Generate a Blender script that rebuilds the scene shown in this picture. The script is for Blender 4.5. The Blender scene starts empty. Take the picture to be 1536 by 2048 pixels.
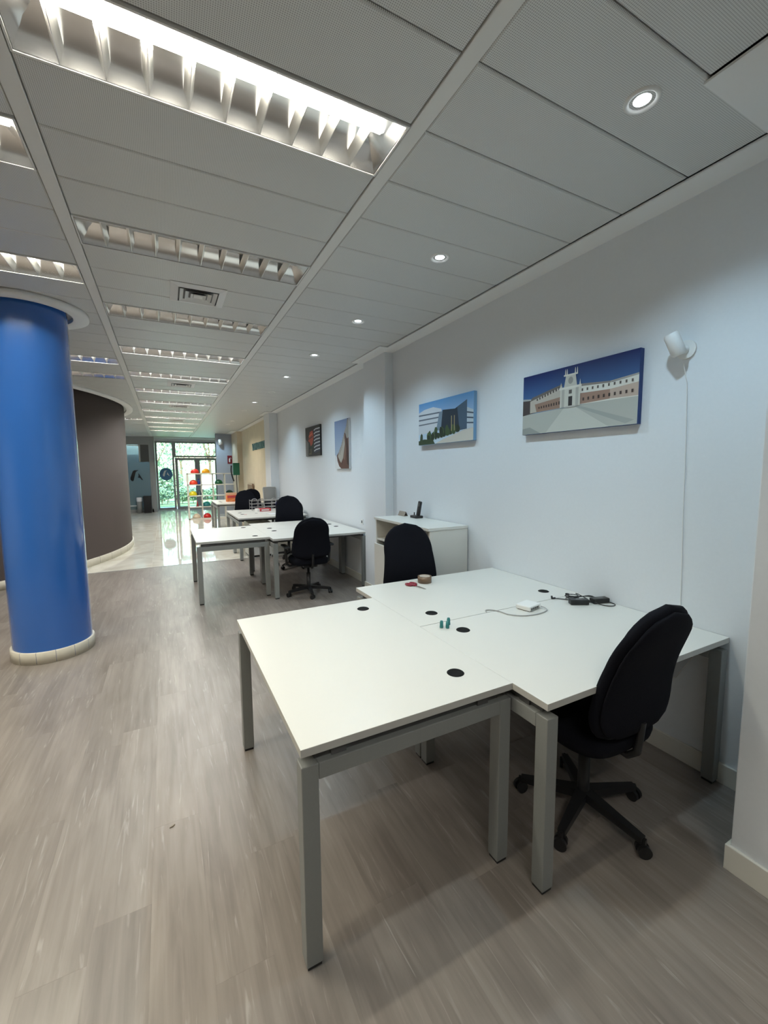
import bpy, math, random
from mathutils import Vector, Matrix
random.seed(7)
PI = math.pi
scene = bpy.context.scene
COL = scene.collection

# ------------------------------------------------------------------ camera
cam_d = bpy.data.cameras.new('camera'); cam = bpy.data.objects.new('camera', cam_d); COL.objects.link(cam)
scene.camera = cam
cam_d.sensor_fit = 'VERTICAL'; cam_d.sensor_height = 36.0; cam_d.lens = 842.13 / 2048 * 36.0
cam_d.clip_start = 0.02; cam_d.clip_end = 300
yaw, pitch, roll = 0.47710481, -0.100454565, -0.00814934
fw = Vector((math.sin(yaw) * math.cos(pitch), math.cos(yaw) * math.cos(pitch), math.sin(pitch)))
r0 = Vector((math.cos(yaw), -math.sin(yaw), 0)); u0 = r0.cross(fw)
rt = r0 * math.cos(roll) + u0 * math.sin(roll); up = -r0 * math.sin(roll) + u0 * math.cos(roll)
cam.matrix_world = Matrix(((rt.x, up.x, -fw.x, 0), (rt.y, up.y, -fw.y, 0), (rt.z, up.z, -fw.z, 1.59), (0, 0, 0, 1)))

# ------------------------------------------------------------------ world, exposure
world = bpy.data.worlds.new('world'); scene.world = world; world.use_nodes = True
wn = world.node_tree.nodes; wl = world.node_tree.links; wn.clear()
wo = wn.new('ShaderNodeOutputWorld'); wb = wn.new('ShaderNodeBackground'); sky = wn.new('ShaderNodeTexSky')
sky.sky_type = 'NISHITA'; sky.sun_disc = False; sky.sun_elevation = math.radians(42); sky.sun_rotation = math.radians(200)
sky.air_density = 1.4; sky.dust_density = 3.0
wb.inputs['Strength'].default_value = 1.9
wl.new(sky.outputs[0], wb.inputs[0]); wl.new(wb.outputs[0], wo.inputs[0])
sun_d = bpy.data.lights.new('sun', 'SUN'); sun_d.energy = 10.0; sun_d.angle = 0.02; sun_d.color = (1, .96, .88)
sun = bpy.data.objects.new('sun', sun_d); COL.objects.link(sun); sun.rotation_euler = (math.radians(40), 0, math.radians(-35)); sun.location = (0, 30, 20)
scene.view_settings.view_transform = 'Standard'; scene.view_settings.look = 'None'
scene.view_settings.gamma = 1.0; scene.view_settings.use_curve_mapping = False
scene.view_settings.exposure = 0.05
scene.cycles.use_denoising = True; scene.cycles.use_adaptive_sampling = True; scene.cycles.adaptive_threshold = .06
scene.cycles.max_bounces = 7; scene.cycles.diffuse_bounces = 4; scene.cycles.glossy_bounces = 3
scene.cycles.transparent_max_bounces = 12
scene.cycles.sample_clamp_indirect = 5.0
scene.cycles.caustics_reflective = False; scene.cycles.caustics_refractive = False
TUBE_W, TUBE_COL = 29.0, (1.0, .94, .78)          # a lit fluorescent luminaire
SPOT_W, SPOT_COL = 40.0, (.60, .84, 1.0)          # a lit downlight

# ------------------------------------------------------------------ materials
MATS = {}
def nmat(name):
    m = bpy.data.materials.new(name); m.use_nodes = True
    MATS[name] = m
    n = m.node_tree.nodes; b = n['Principled BSDF']
    return m, n, m.node_tree.links, b
def mat(name, col, rough=.5, metal=0, spec=.5, noise=0, scale=20, bump=0, emit=None, es=0, coat=0):
    if name in MATS: return MATS[name]
    m, n, l, b = nmat(name)
    b.inputs['Base Color'].default_value = (*col, 1); b.inputs['Roughness'].default_value = rough
    b.inputs['Metallic'].default_value = metal; b.inputs['Specular IOR Level'].default_value = spec
    if coat: b.inputs['Coat Weight'].default_value = coat; b.inputs['Coat Roughness'].default_value = .12
    if noise or bump:
        tc = n.new('ShaderNodeTexCoord'); t = n.new('ShaderNodeTexNoise'); t.inputs['Scale'].default_value = scale
        t.inputs['Detail'].default_value = 4; l.new(tc.outputs['Object'], t.inputs['Vector'])
        if noise:
            r = n.new('ShaderNodeMapRange'); r.inputs['To Min'].default_value = 1 - noise; r.inputs['To Max'].default_value = 1 + noise
            x = n.new('ShaderNodeVectorMath'); x.operation = 'SCALE'; x.inputs[0].default_value = col
            l.new(t.outputs['Fac'], r.inputs['Value']); l.new(r.outputs[0], x.inputs['Scale']); l.new(x.outputs[0], b.inputs['Base Color'])
        if bump:
            p = n.new('ShaderNodeBump'); p.inputs['Strength'].default_value = bump; p.inputs['Distance'].default_value = .002
            l.new(t.outputs['Fac'], p.inputs['Height']); l.new(p.outputs[0], b.inputs['Normal'])
    if emit:
        b.inputs['Emission Color'].default_value = (*emit, 1); b.inputs['Emission Strength'].default_value = es
    return m
def glassmat(name, tint, refl=.12, diff=0, dcol=(.5, .6, .6), rough=.02):
    m, n, l, b = nmat(name); n.remove(b); out = n['Material Output']
    tr = n.new('ShaderNodeBsdfTransparent'); tr.inputs[0].default_value = (*tint, 1)
    gl = n.new('ShaderNodeBsdfGlossy'); gl.inputs['Roughness'].default_value = rough
    lw = n.new('ShaderNodeFresnel'); lw.inputs[0].default_value = 1.45
    mx = n.new('ShaderNodeMixShader'); l.new(lw.outputs[0], mx.inputs[0])
    base = tr
    if diff:
        df = n.new('ShaderNodeBsdfDiffuse'); df.inputs[0].default_value = (*dcol, 1)
        m2 = n.new('ShaderNodeMixShader'); m2.inputs[0].default_value = diff
        l.new(tr.outputs[0], m2.inputs[1]); l.new(df.outputs[0], m2.inputs[2]); base = m2
    l.new(base.outputs[0], mx.inputs[1]); l.new(gl.outputs[0], mx.inputs[2]); l.new(mx.outputs[0], out.inputs[0])
    return m
def planks_mat():
    m, n, l, b = nmat('vinyl_wood')
    tc = n.new('ShaderNodeTexCoord'); oi = n.new('ShaderNodeObjectInfo')
    off = n.new('ShaderNodeVectorMath'); off.operation = 'MULTIPLY_ADD'
    cx = n.new('ShaderNodeCombineXYZ'); mu = n.new('ShaderNodeMath'); mu.operation = 'MULTIPLY'; mu.inputs[1].default_value = 57.0
    l.new(oi.outputs['Random'], mu.inputs[0]); l.new(mu.outputs[0], cx.inputs[0]); l.new(mu.outputs[0], cx.inputs[1])
    ad = n.new('ShaderNodeVectorMath'); ad.operation = 'ADD'; l.new(tc.outputs['Object'], ad.inputs[0]); l.new(cx.outputs[0], ad.inputs[1])
    def stretched(sx, sy, det, dist=0):
        mp = n.new('ShaderNodeMapping'); mp.inputs['Scale'].default_value = (sx, sy, 1); l.new(ad.outputs[0], mp.inputs[0])
        t = n.new('ShaderNodeTexNoise'); t.inputs['Scale'].default_value = 1; t.inputs['Detail'].default_value = det; t.inputs['Distortion'].default_value = dist
        l.new(mp.outputs[0], t.inputs['Vector']); return t
    grain = stretched(34, 2.0, 9, .8); streak = stretched(32, 2.4, 5, 1.6); cloud = stretched(6, 1.5, 6, .6)
    cr = n.new('ShaderNodeValToRGB'); e = cr.color_ramp.elements
    e[0].position = .32; e[0].color = (.165, .141, .122, 1); e[1].position = .66; e[1].color = (.285, .252, .224, 1)
    mixg = n.new('ShaderNodeMath'); mixg.operation = 'MULTIPLY_ADD'; mixg.inputs[1].default_value = .45
    sc = n.new('ShaderNodeMath'); sc.operation = 'MULTIPLY'; sc.inputs[1].default_value = .55
    l.new(cloud.outputs['Fac'], sc.inputs[0]); l.new(grain.outputs['Fac'], mixg.inputs[0]); l.new(sc.outputs[0], mixg.inputs[2]); l.new(mixg.outputs[0], cr.inputs[0])
    s2 = n.new('ShaderNodeValToRGB'); s2.color_ramp.elements[0].position = .61; s2.color_ramp.elements[0].color = (0, 0, 0, 1); s2.color_ramp.elements[1].position = .74; s2.color_ramp.elements[1].color = (.6, .6, .6, 1)
    l.new(streak.outputs['Fac'], s2.inputs[0])
    mx = n.new('ShaderNodeMix'); mx.data_type = 'RGBA'; mx.inputs[7].default_value = (.43, .395, .36, 1)
    l.new(s2.outputs[0], mx.inputs[0]); l.new(cr.outputs[0], mx.inputs[6])
    vr = n.new('ShaderNodeMapRange'); vr.inputs['To Min'].default_value = .93; vr.inputs['To Max'].default_value = 1.07
    l.new(oi.outputs['Random'], vr.inputs['Value'])
    vs = n.new('ShaderNodeVectorMath'); vs.operation = 'SCALE'; l.new(mx.outputs[2], vs.inputs[0]); l.new(vr.outputs[0], vs.inputs['Scale'])
    l.new(vs.outputs[0], b.inputs['Base Color'])
    bp = n.new('ShaderNodeBump'); bp.inputs['Strength'].default_value = .25; bp.inputs['Distance'].default_value = .001
    l.new(grain.outputs['Fac'], bp.inputs['Height']); l.new(bp.outputs[0], b.inputs['Normal'])
    b.inputs['Roughness'].default_value = .33; b.inputs['Specular IOR Level'].default_value = .5
    return m
def perforated_mat():
    m, n, l, b = nmat('perforated_panel')
    tc = n.new('ShaderNodeTexCoord'); mp = n.new('ShaderNodeMapping'); mp.inputs['Scale'].default_value = (150, 150, 150)
    l.new(tc.outputs['Object'], mp.inputs[0])
    fr = n.new('ShaderNodeVectorMath'); fr.operation = 'FRACTION'; l.new(mp.outputs[0], fr.inputs[0])
    sb = n.new('ShaderNodeVectorMath'); sb.operation = 'SUBTRACT'; sb.inputs[1].default_value = (.5, .5, 0); l.new(fr.outputs[0], sb.inputs[0])
    ml = n.new('ShaderNodeVectorMath'); ml.operation = 'MULTIPLY'; ml.inputs[1].default_value = (1, 1, 0); l.new(sb.outputs[0], ml.inputs[0])
    ln = n.new('ShaderNodeVectorMath'); ln.operation = 'LENGTH'; l.new(ml.outputs[0], ln.inputs[0])
    cr = n.new('ShaderNodeValToRGB'); cr.color_ramp.elements[0].position = .20; cr.color_ramp.elements[0].color = (.32, .32, .31, 1)
    cr.color_ramp.elements[1].position = .32; cr.color_ramp.elements[1].color = (.66, .665, .65, 1)
    l.new(ln.outputs['Value'], cr.inputs[0]); l.new(cr.outputs[0], b.inputs['Base Color'])
    b.inputs['Roughness'].default_value = .42; b.inputs['Specular IOR Level'].default_value = .45
    return m
def marble_mat():
    m, n, l, b = nmat('polished_marble')
    tc = n.new('ShaderNodeTexCoord'); oi = n.new('ShaderNodeObjectInfo'); ad = n.new('ShaderNodeVectorMath'); ad.operation = 'MULTIPLY_ADD'
    ad.inputs[1].default_value = (1, 1, 1)
    cx = n.new('ShaderNodeCombineXYZ'); mu = n.new('ShaderNodeMath'); mu.operation = 'MULTIPLY'; mu.inputs[1].default_value = 31
    l.new(oi.outputs['Random'], mu.inputs[0]); l.new(mu.outputs[0], cx.inputs[0]); l.new(mu.outputs[0], cx.inputs[1])
    l.new(tc.outputs['Object'], ad.inputs[0]); l.new(cx.outputs[0], ad.inputs[2])
    t = n.new('ShaderNodeTexNoise'); t.inputs['Scale'].default_value = 2.2; t.inputs['Detail'].default_value = 7; t.inputs['Distortion'].default_value = 1.2
    l.new(ad.outputs[0], t.inputs['Vector'])
    cr = n.new('ShaderNodeValToRGB'); e = cr.color_ramp.elements
    e[0].position = .3; e[0].color = (.60, .57, .49, 1); e[1].position = .7; e[1].color = (.76, .74, .66, 1)
    l.new(t.outputs['Fac'], cr.inputs[0]); l.new(cr.outputs[0], b.inputs['Base Color'])
    b.inputs['Roughness'].default_value = .05; b.inputs['Specular IOR Level'].default_value = .75
    return m
def grad_mat(name, c0, c1, rough=.5):
    m, n, l, b = nmat(name)
    tc = n.new('ShaderNodeTexCoord'); s = n.new('ShaderNodeSeparateXYZ'); cr = n.new('ShaderNodeValToRGB')
    cr.color_ramp.elements[0].color = (*c0, 1); cr.color_ramp.elements[1].color = (*c1, 1)
    l.new(tc.outputs['Generated'], s.inputs[0]); l.new(s.outputs['Z'], cr.inputs[0]); l.new(cr.outputs[0], b.inputs['Base Color'])
    b.inputs['Roughness'].default_value = rough
    return m
planks_mat(); perforated_mat(); marble_mat()
mat('wall_paint', (.76, .79, .815), .85, noise=.02, scale=60, bump=.12)
mat('ceiling_white', (.80, .80, .79), .7)
mat('runner_white', (.72, .72, .70), .5)
mat('plenum', (.10, .10, .10), .9)
mat('skirting', (.78, .76, .68), .5)
mat('desk_white', (.68, .672, .625), .32, noise=.01, scale=4)
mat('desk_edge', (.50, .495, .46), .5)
mat('steel_paint', (.24, .25, .24), .45, noise=.05, scale=120)
mat('dark_steel', (.10, .10, .10), .5)
mat('black_plastic', (.012, .012, .013), .4)
mat('grommet_black', (.008, .008, .008), .8, spec=.15)
mat('black_fabric', (.006, .0065, .010), .95, spec=.15, noise=.35, scale=260, bump=.5)
mat('chrome', (.75, .75, .76), .12, metal=1)
mat('mirror_alu', (.80, .80, .80), .20, metal=1)
mat('satin_alu', (.85, .85, .83), .30, metal=1)
mat('blue_lacquer', (.026, .125, .44), .22, coat=.6, noise=.05, scale=3)
mat('brown_cladding', (.078, .062, .058), .7, spec=.3, noise=.06, scale=90, bump=.1)
mat('stone_skirting', (.62, .59, .50), .5, noise=.12, scale=14)
mat('beige_panel', (.66, .58, .44), .55, noise=.10, scale=5)
mat('blue_wall', (.36, .40, .47), .8)
mat('grey_alu', (.33, .34, .34), .4, metal=.3)
mat('white_plastic', (.80, .80, .78), .4)
mat('white_metal', (.78, .77, .70), .4)
mat('tube_on', (.9, .9, .9), .5, emit=(1, .97, .88), es=14)
mat('tube_low', (.9, .9, .9), .5, emit=(1, .97, .9), es=6)
mat('tube_off', (.75, .75, .72), .4)
mat('lens_on', (.9, .9, .9), .5, emit=(.86, .94, 1), es=30)
mat('lens_off', (.55, .55, .52), .3)
mat('lens_dim', (.9, .9, .9), .5, emit=(1, .95, .82), es=6)
glassmat('clear_glass', (.84, .98, .97)); glassmat('partition_glass', (.55, .72, .74), diff=.45, dcol=(.30, .36, .36))
glassmat('bottle_glass', (.5, .6, .9), diff=.5, dcol=(.02, .03, .2))

# ------------------------------------------------------------------ mesh helpers
class MB:
    def __init__(s): s.v = []; s.f = []; s.m = []; s.sm = []
    def add(s, vs, fs, m=0, sm=False):
        o = len(s.v); s.v += [tuple(p) for p in vs]; s.f += [tuple(i + o for i in f) for f in fs]; s.m += [m] * len(fs); s.sm += [sm] * len(fs); return s
    def box(s, x0, x1, y0, y1, z0, z1, m=0):
        return s.add([(x0, y0, z0), (x1, y0, z0), (x1, y1, z0), (x0, y1, z0), (x0, y0, z1), (x1, y0, z1), (x1, y1, z1), (x0, y1, z1)],
                     [(0, 3, 2, 1), (4, 5, 6, 7), (0, 1, 5, 4), (1, 2, 6, 5), (2, 3, 7, 6), (3, 0, 4, 7)], m)
    def cbox(s, x0, x1, y0, y1, z0, z1, c, m=0):      # slab, lower rim chamfered
        return s.add([(x0 + c, y0 + c, z0), (x1 - c, y0 + c, z0), (x1 - c, y1 - c, z0), (x0 + c, y1 - c, z0),
                      (x0, y0, z0 + c), (x1, y0, z0 + c), (x1, y1, z0 + c), (x0, y1, z0 + c),
                      (x0, y0, z1), (x1, y0, z1), (x1, y1, z1), (x0, y1, z1)],
                     [(0, 3, 2, 1), (0, 1, 5, 4), (1, 2, 6, 5), (2, 3, 7, 6), (3, 0, 4, 7), (4, 5, 9, 8), (5, 6, 10, 9), (6, 7, 11, 10), (7, 4, 8, 11), (8, 9, 10, 11)], m)
    def tube(s, pts, r, n=8, m=0, caps=True):
        pts = [Vector(p) for p in pts]; rs = r if isinstance(r, (list, tuple)) else [r] * len(pts)
        vs = []; prev = None
        for i, p in enumerate(pts):
            d = (pts[min(i + 1, len(pts) - 1)] - pts[max(i - 1, 0)])
            d = d.normalized() if d.length > 1e-9 else Vector((0, 0, 1))
            if prev is None: a = d.orthogonal().normalized()
            else:
                a = prev - d * prev.dot(d); a = a.normalized() if a.length > 1e-6 else d.orthogonal().normalized()
            prev = a; b = d.cross(a)
            for k in range(n): t = 2 * PI * k / n; vs.append(p + (a * math.cos(t) + b * math.sin(t)) * rs[i])
        fs = [(i * n + k, i * n + (k + 1) % n, (i + 1) * n + (k + 1) % n, (i + 1) * n + k) for i in range(len(pts) - 1) for k in range(n)]
        s.add(vs, fs, m, True)
        if caps:
            s.add(vs[:n], [tuple(range(n - 1, -1, -1))], m); s.add(vs[-n:], [tuple(range(n))], m)
        return s
    def bar(s, p0, p1, w, h, m=0, w1=None, h1=None, upv=(0, 0, 1)):
        p0 = Vector(p0); p1 = Vector(p1); d = (p1 - p0).normalized(); u = Vector(upv)
        a = d.cross(u); a = a.normalized() if a.length > 1e-6 else d.orthogonal().normalized(); b = a.cross(d)
        w1 = w if w1 is None else w1; h1 = h if h1 is None else h1; vs = []
        for p, ww, hh in ((p0, w, h), (p1, w1, h1)):
            for i, j in ((-1, -1), (1, -1), (1, 1), (-1, 1)): vs.append(p + a * i * ww / 2 + b * j * hh / 2)
        return s.add(vs, [(3, 2, 1, 0), (4, 5, 6, 7), (0, 1, 5, 4), (1, 2, 6, 5), (2, 3, 7, 6), (3, 0, 4, 7)], m)
    def lathe(s, prof, n=24, c=(0, 0, 0), m=0, a0=0, a1=2 * PI):
        full = abs(a1 - a0 - 2 * PI) < 1e-6; k = n if full else n + 1; vs = []
        for r, z in prof:
            for i in range(k): t = a0 + (a1 - a0) * i / n; vs.append((c[0] + r * math.cos(t), c[1] + r * math.sin(t), c[2] + z))
        fs = []
        for j in range(len(prof) - 1):
            for i in range(n): fs.append((j * k + i, j * k + (i + 1) % k, (j + 1) * k + (i + 1) % k, (j + 1) * k + i))
        return s.add(vs, fs, m, True)
    def prism(s, poly, y0, y1, m=0):              # polygon in (x, z), extruded along y
        n = len(poly); vs = [(x, y0, z) for x, z in poly] + [(x, y1, z) for x, z in poly]
        return s.add(vs, [tuple(range(n)), tuple(range(2 * n - 1, n - 1, -1))] + [(i + n, (i + 1) % n + n, (i + 1) % n, i) for i in range(n)], m)
    def prismz(s, poly, z0, z1, m=0):
        n = len(poly); vs = [(x, y, z0) for x, y in poly] + [(x, y, z1) for x, y in poly]
        return s.add(vs, [tuple(range(n - 1, -1, -1)), tuple(range(n, 2 * n))] + [(i, (i + 1) % n, (i + 1) % n + n, i + n) for i in range(n)], m)
    def mesh(s, name, mats):
        me = bpy.data.meshes.new(name); me.from_pydata(s.v, [], s.f); me.update()
        for mm in (mats if isinstance(mats, (list, tuple)) else [mats]): me.materials.append(MATS[mm])
        for p, i, q in zip(me.polygons, s.m, s.sm): p.material_index = i; p.use_smooth = q
        return me
    def build(s, name, mats, parent=None, bevel=0, loc=(0, 0, 0), rotz=0, seg=2):
        return link(name, s.mesh(name, mats), parent, loc, rotz, bevel, seg)
def link(name, me, parent=None, loc=(0, 0, 0), rotz=0, bevel=0, seg=2):
    o = bpy.data.objects.new(name, me); COL.objects.link(o); o.parent = parent; o.location = loc; o.rotation_euler = (0, 0, rotz)
    if bevel:
        b = o.modifiers.new('bevel', 'BEVEL'); b.width = bevel; b.segments = seg; b.limit_method = 'ANGLE'; b.angle_limit = .6
    return o
def tag(o, label, cat, group=None):
    o['label'] = label; o['category'] = cat
    if group: o['group'] = group
    return o
def thing(name, label, cat, loc=(0, 0, 0), rotz=0, group=None):
    o = bpy.data.objects.new(name, None); COL.objects.link(o); o.location = loc; o.rotation_euler = (0, 0, rotz); o.empty_display_size = .1
    return tag(o, label, cat, group)
def struct(o): o['kind'] = 'structure'; return o
def copy_tree(o, parent=None):
    c = o.copy(); COL.objects.link(c); c.parent = parent
    for ch in list(o.children): copy_tree(ch, c)
    return c
def B(x0, x1, y0, y1, z0, z1): return MB().box(x0, x1, y0, y1, z0, z1)

# ------------------------------------------------------------------ the setting
C = 2.94; WX = 2.42; T = .757; FY = 7.9          # ceiling, right wall, desk top, edge of the wood floor
XL = -5.6; YB = -3.2; YE = 19.8
floor = struct(B(XL, WX + .1, YB, FY, -.08, -.012).build('floor', 'plenum'))
PW, PL = .182, 1.25
pm = MB().add([(.0003, .0003, 0), (PW - .0003, .0003, 0), (PW - .0003, PL - .0003, 0), (.0003, PL - .0003, 0),
               (0, 0, -.0003), (PW, 0, -.0003), (PW, PL, -.0003), (0, PL, -.0003), (0, 0, -.012), (PW, 0, -.012), (PW, PL, -.012), (0, PL, -.012)],
              [(0, 1, 2, 3), (4, 5, 1, 0), (5, 6, 2, 1), (6, 7, 3, 2), (7, 4, 0, 3), (8, 9, 5, 4), (9, 10, 6, 5), (10, 11, 7, 6), (11, 8, 4, 7)]).mesh('plank', 'vinyl_wood')
far_mb = MB()
ncol = int((WX - XL) / PW) + 1
for i in range(ncol):
    x = WX - (i + 1) * PW; y = YB - random.random() * PL
    while y < FY:
        y0, y1 = max(y, YB), min(y + PL, FY)
        if y1 - y0 > .02:
            if x > -2.75 - .0 and y1 > .25 and x > -.75 - .27 * max(y1, 0):
                if y1 - y0 > PL - .01: link('plank', pm, floor, (x, y0, 0))
                else:
                    q = MB().add([(p.co.x, p.co.y * (y1 - y0) / PL, p.co.z) for p in pm.vertices], [tuple(f.vertices) for f in pm.polygons])
                    q.build('plank', 'vinyl_wood', floor, loc=(x, y0, 0))
            else: far_mb.box(x + .001, x + PW - .001, y0 + .001, y1 - .001, -.012, 0)
        y += PL
o = far_mb.build('plank_field', 'vinyl_wood', floor); o['kind'] = 'stuff'
hall = struct(B(XL, WX + .1, FY, YE, -.08, -.006).build('floor', 'stone_skirting'))
TS = .9
tm = B(.001, TS - .001, .001, TS - .001, -.006, 0).mesh('marble_tile', 'polished_marble')
for i in range(7):
    for j in range(14):
        x = WX - (i + 1) * TS; y = FY + j * TS
        if y + TS <= YE + .01: link('marble_tile', tm, hall, (x, y, 0))
        elif y < YE: B(.001, TS - .001, .001, YE - y, -.006, 0).build('marble_tile', 'polished_marble', hall, loc=(x, y, 0))
struct(B(XL, WX + .02, FY - .02, FY + .004, 0, .003).build('trim_1', 'grey_alu'))

# ceiling: plenum slab, runners, perforated panels
ceil = struct(B(XL, WX + .1, YB, YE, C + .17, C + .22).build('ceiling', 'plenum'))
Z0 = C + .005
LANES = [(1.005, 2.262), (-.373, .94), (-1.751, -.438), (-3.129, -1.816), (-4.507, -3.194)]
for x0, x1 in ((.94, 1.005), (-.438, -.373), (-1.816, -1.751), (-3.194, -3.129)):
    B(x0 + .001, x1 - .001, YB, YE, C + .002, C + .03).build('ceiling_runner', 'runner_white', ceil, bevel=.003)
MOD = .325; YREF = 1.557
lum_slots = {1: [-8] + [k * 4 for k in range(0, 12)], 2: [-2, 2, 6, 14, 17, 34], 3: [0, 4, 8], 4: [2, 6]}
lane_mesh = {}
ring_c, ring_r = (-.96, 4.59), .44
BRC, BRR = (-5.02, 10.5), 4.315
stuff_mb = MB(); npan = 0
for li, (x0, x1) in enumerate(LANES):
    w = x1 - x0
    lane_mesh[li] = MB().cbox(.002, w - .002, .002, MOD - .002, 0, .02, .006).mesh('ceiling_panel', 'perforated_panel')
    for k in range(-14, 57):
        y = YREF + k * MOD
        if y < YB or y + MOD > YE or k in lum_slots.get(li, []): continue
        if li >= 3 or (li == 2 and y < 1.2) or npan >= 299:
            stuff_mb.cbox(x0 + .002, x1 - .002, y + .002, y + MOD - .002, Z0, Z0 + .02, .006); continue
        if li == 0 and y < .9 - .02:
            MB().cbox(.002, 1.762 - x0, .002, MOD - .002, 0, .02, .006).build('ceiling_panel', 'perforated_panel', ceil, loc=(x0, y, Z0))
        else: link('ceiling_panel', lane_mesh[li], ceil, (x0, y, Z0))
        npan += 1
stuff_mb.box(XL, -4.512, YB, YE, Z0, Z0 + .02)
o = stuff_mb.build('panel_field', 'perforated_panel', ceil); o['kind'] = 'stuff'
# perimeter band of plasterboard along the right wall and round the pilasters
tb = MB().box(2.262, WX, .925, 4.26, C - .006, C + .003).box(1.765, WX, YB, .925, C - .006, C + .003).box(2.165, WX, 4.26, 5.06, C - .006, C + .003)
tb.box(2.262, WX, 5.06, 10.05, C - .006, C + .003).box(2.12, WX, 10.05, 10.78, C - .006, C + .003).box(2.262, WX, 10.78, 15.25, C - .006, C + .003).box(2.06, WX, 15.25, 16.6, C - .006, C + .003)
struct(tb.build('trim_2', 'ceiling_white'))
def ring(name, c, ro, ri, z0, z1, n=48, a0=0, a1=2 * PI):
    return struct(MB().lathe([(ri, z0), (ro, z0), (ro, z1), (ri, z1), (ri, z0)], n, (c[0], c[1], 0), 0, a0, a1).build(name, 'ceiling_white'))
ring('trim_3', ring_c, ring_r, .325, C - .03, C + .003)
ring('trim_4', BRC, BRR + .165, BRR + .045, C - .03, C + .003, 90, -1.0, 1.0)

# walls
struct(B(WX, WX + .1, YB, YE, -.08, C + .2).build('wall_right', 'wall_paint'))
wr = bpy.data.objects['wall_right']
for y in (11.0, 12.05, 13.1, 14.15):
    B(WX - .02, WX, y + .004, y + 1.046, .0, C - .006).build('wall_board', 'beige_panel', wr, bevel=.003)
pil = struct(MB().box(1.905, WX, YB, .728, 0, C).build('wall_right_pilaster', 'wall_paint', bevel=.004))
struct(MB().box(2.313, WX, 4.43, 5.02, 0, C).build('wall_right_pilaster', 'wall_paint', bevel=.004))
struct(MB().box(2.23, WX, 10.15, 10.72, 0, C).build('wall_right_pilaster', 'wall_paint', bevel=.004))
struct(MB().box(2.25, WX, 15.3, 16.6, 0, C).build('wall_right_pilaster', 'beige_panel', bevel=.004))
struct(B(1.70, WX + .1, 16.6, 16.75, 0, C).build('wall_far', 'blue_wall'))
struct(B(XL, WX + .1, YB - .1, YB, -.08, C + .2).build('wall_back', 'wall_paint'))
struct(B(XL - .1, XL, YB, YE + .2, -.08, C + .2).build('wall_left', 'wall_paint'))
def skirt(name, segs, m='skirting'):
    s = MB()
    for a in segs: s.box(*a, 0, .105)
    return struct(s.build(name, m, bevel=.003))
skirt('baseboard_right', [(WX - .014, WX, .728, 4.43), (WX - .014, WX, 5.02, 10.15)])
skirt('baseboard_right', [(1.891, 1.905, YB, .742), (1.905, WX, .728, .742)])
skirt('baseboard_right', [(2.299, 2.313, 4.416, 5.034), (2.313, WX, 4.416, 4.43), (2.313, WX, 5.02, 5.034)])
# curved brown wall and its stone skirting
s = MB().lathe([(BRR, .0), (BRR, C + .16), (BRR - .1, C + .16), (BRR - .1, 0)], 96, (*BRC, 0), 0, -1.25, 1.25)
brown = struct(s.build('wall_left_curved', 'brown_cladding'))
na = 22
for k in range(na):
    a0 = -.95 + 1.9 * k / na; a1 = a0 + 1.9 / na - .0012
    MB().lathe([(BRR, .001), (BRR + .022, .001), (BRR + .022, .118), (BRR + .016, .124), (BRR, .124)], 4, (*BRC, 0), 0, a0, a1).build('skirting_tile', 'stone_skirting', brown)

# blue round column (its skirting is a ring of small stone tiles)
colm = thing('round_column', 'glossy blue round column with a stone tile skirting beside the walkway', 'column', (*ring_c, 0))
MB().lathe([(.284, 0), (.284, C + .16)], 64).build('shaft', 'blue_lacquer', colm)
nb = 14
for k in range(nb):
    a0 = 2 * PI * k / nb; a1 = a0 + 2 * PI / nb - .008
    MB().lathe([(.284, .001), (.300, .001), (.300, .098), (.296, .102), (.284, .102)], 5, (0, 0, 0), 0, a0, a1).build('skirting_tile', 'stone_skirting', colm)

# entrance: header, glazing, doors, left partition, outside wall
struct(MB().box(-.45, WX + .1, YE, YE + .15, 2.83, C + .2).box(-.45, WX, YE - .9, YE, C - .02, C + .0).build('wall_far_header', 'ceiling_white'))
def glazing(name, x0, x1, z0, z1, y, fr=.07, dep=.06, gl='clear_glass', fm='grey_alu'):
    w = struct(MB().box(x0, x1, y, y + dep, z0, z0 + fr).box(x0, x1, y, y + dep, z1 - fr, z1).box(x0, x0 + fr, y, y + dep, z0 + fr, z1 - fr).box(x1 - fr, x1, y, y + dep, z0 + fr, z1 - fr).build(name, fm))
    B(x0 + fr, x1 - fr, y + .025, y + .033, z0 + fr, z1 - fr).build('pane', gl, w); return w
w1 = glazing('window_1', -.32, .37, 0.0, 2.83, YE)
w2 = glazing('window_2', .37, 2.06, 2.17, 2.83, YE)
d1 = glazing('door_1', .40, 1.25, .0, 2.15, YE, .10)
d2 = glazing('door_2', 1.25, 2.06, .0, 2.15, YE, .10)
for d, x in ((d1, 1.17), (d2, 1.30)): MB().tube([(x, YE - .05, .75), (x, YE - .05, 1.35)], .014, 8).build('door_handle', 'chrome', d)
struct(B(2.06, WX + .1, YE, YE + .15, 0, 2.83).build('wall_far', 'wall_paint'))
struct(MB().box(-.46, -.32, YE - .95, YE + .15, 0, C).build('trim_5', 'grey_alu', bevel=.004))
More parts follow.
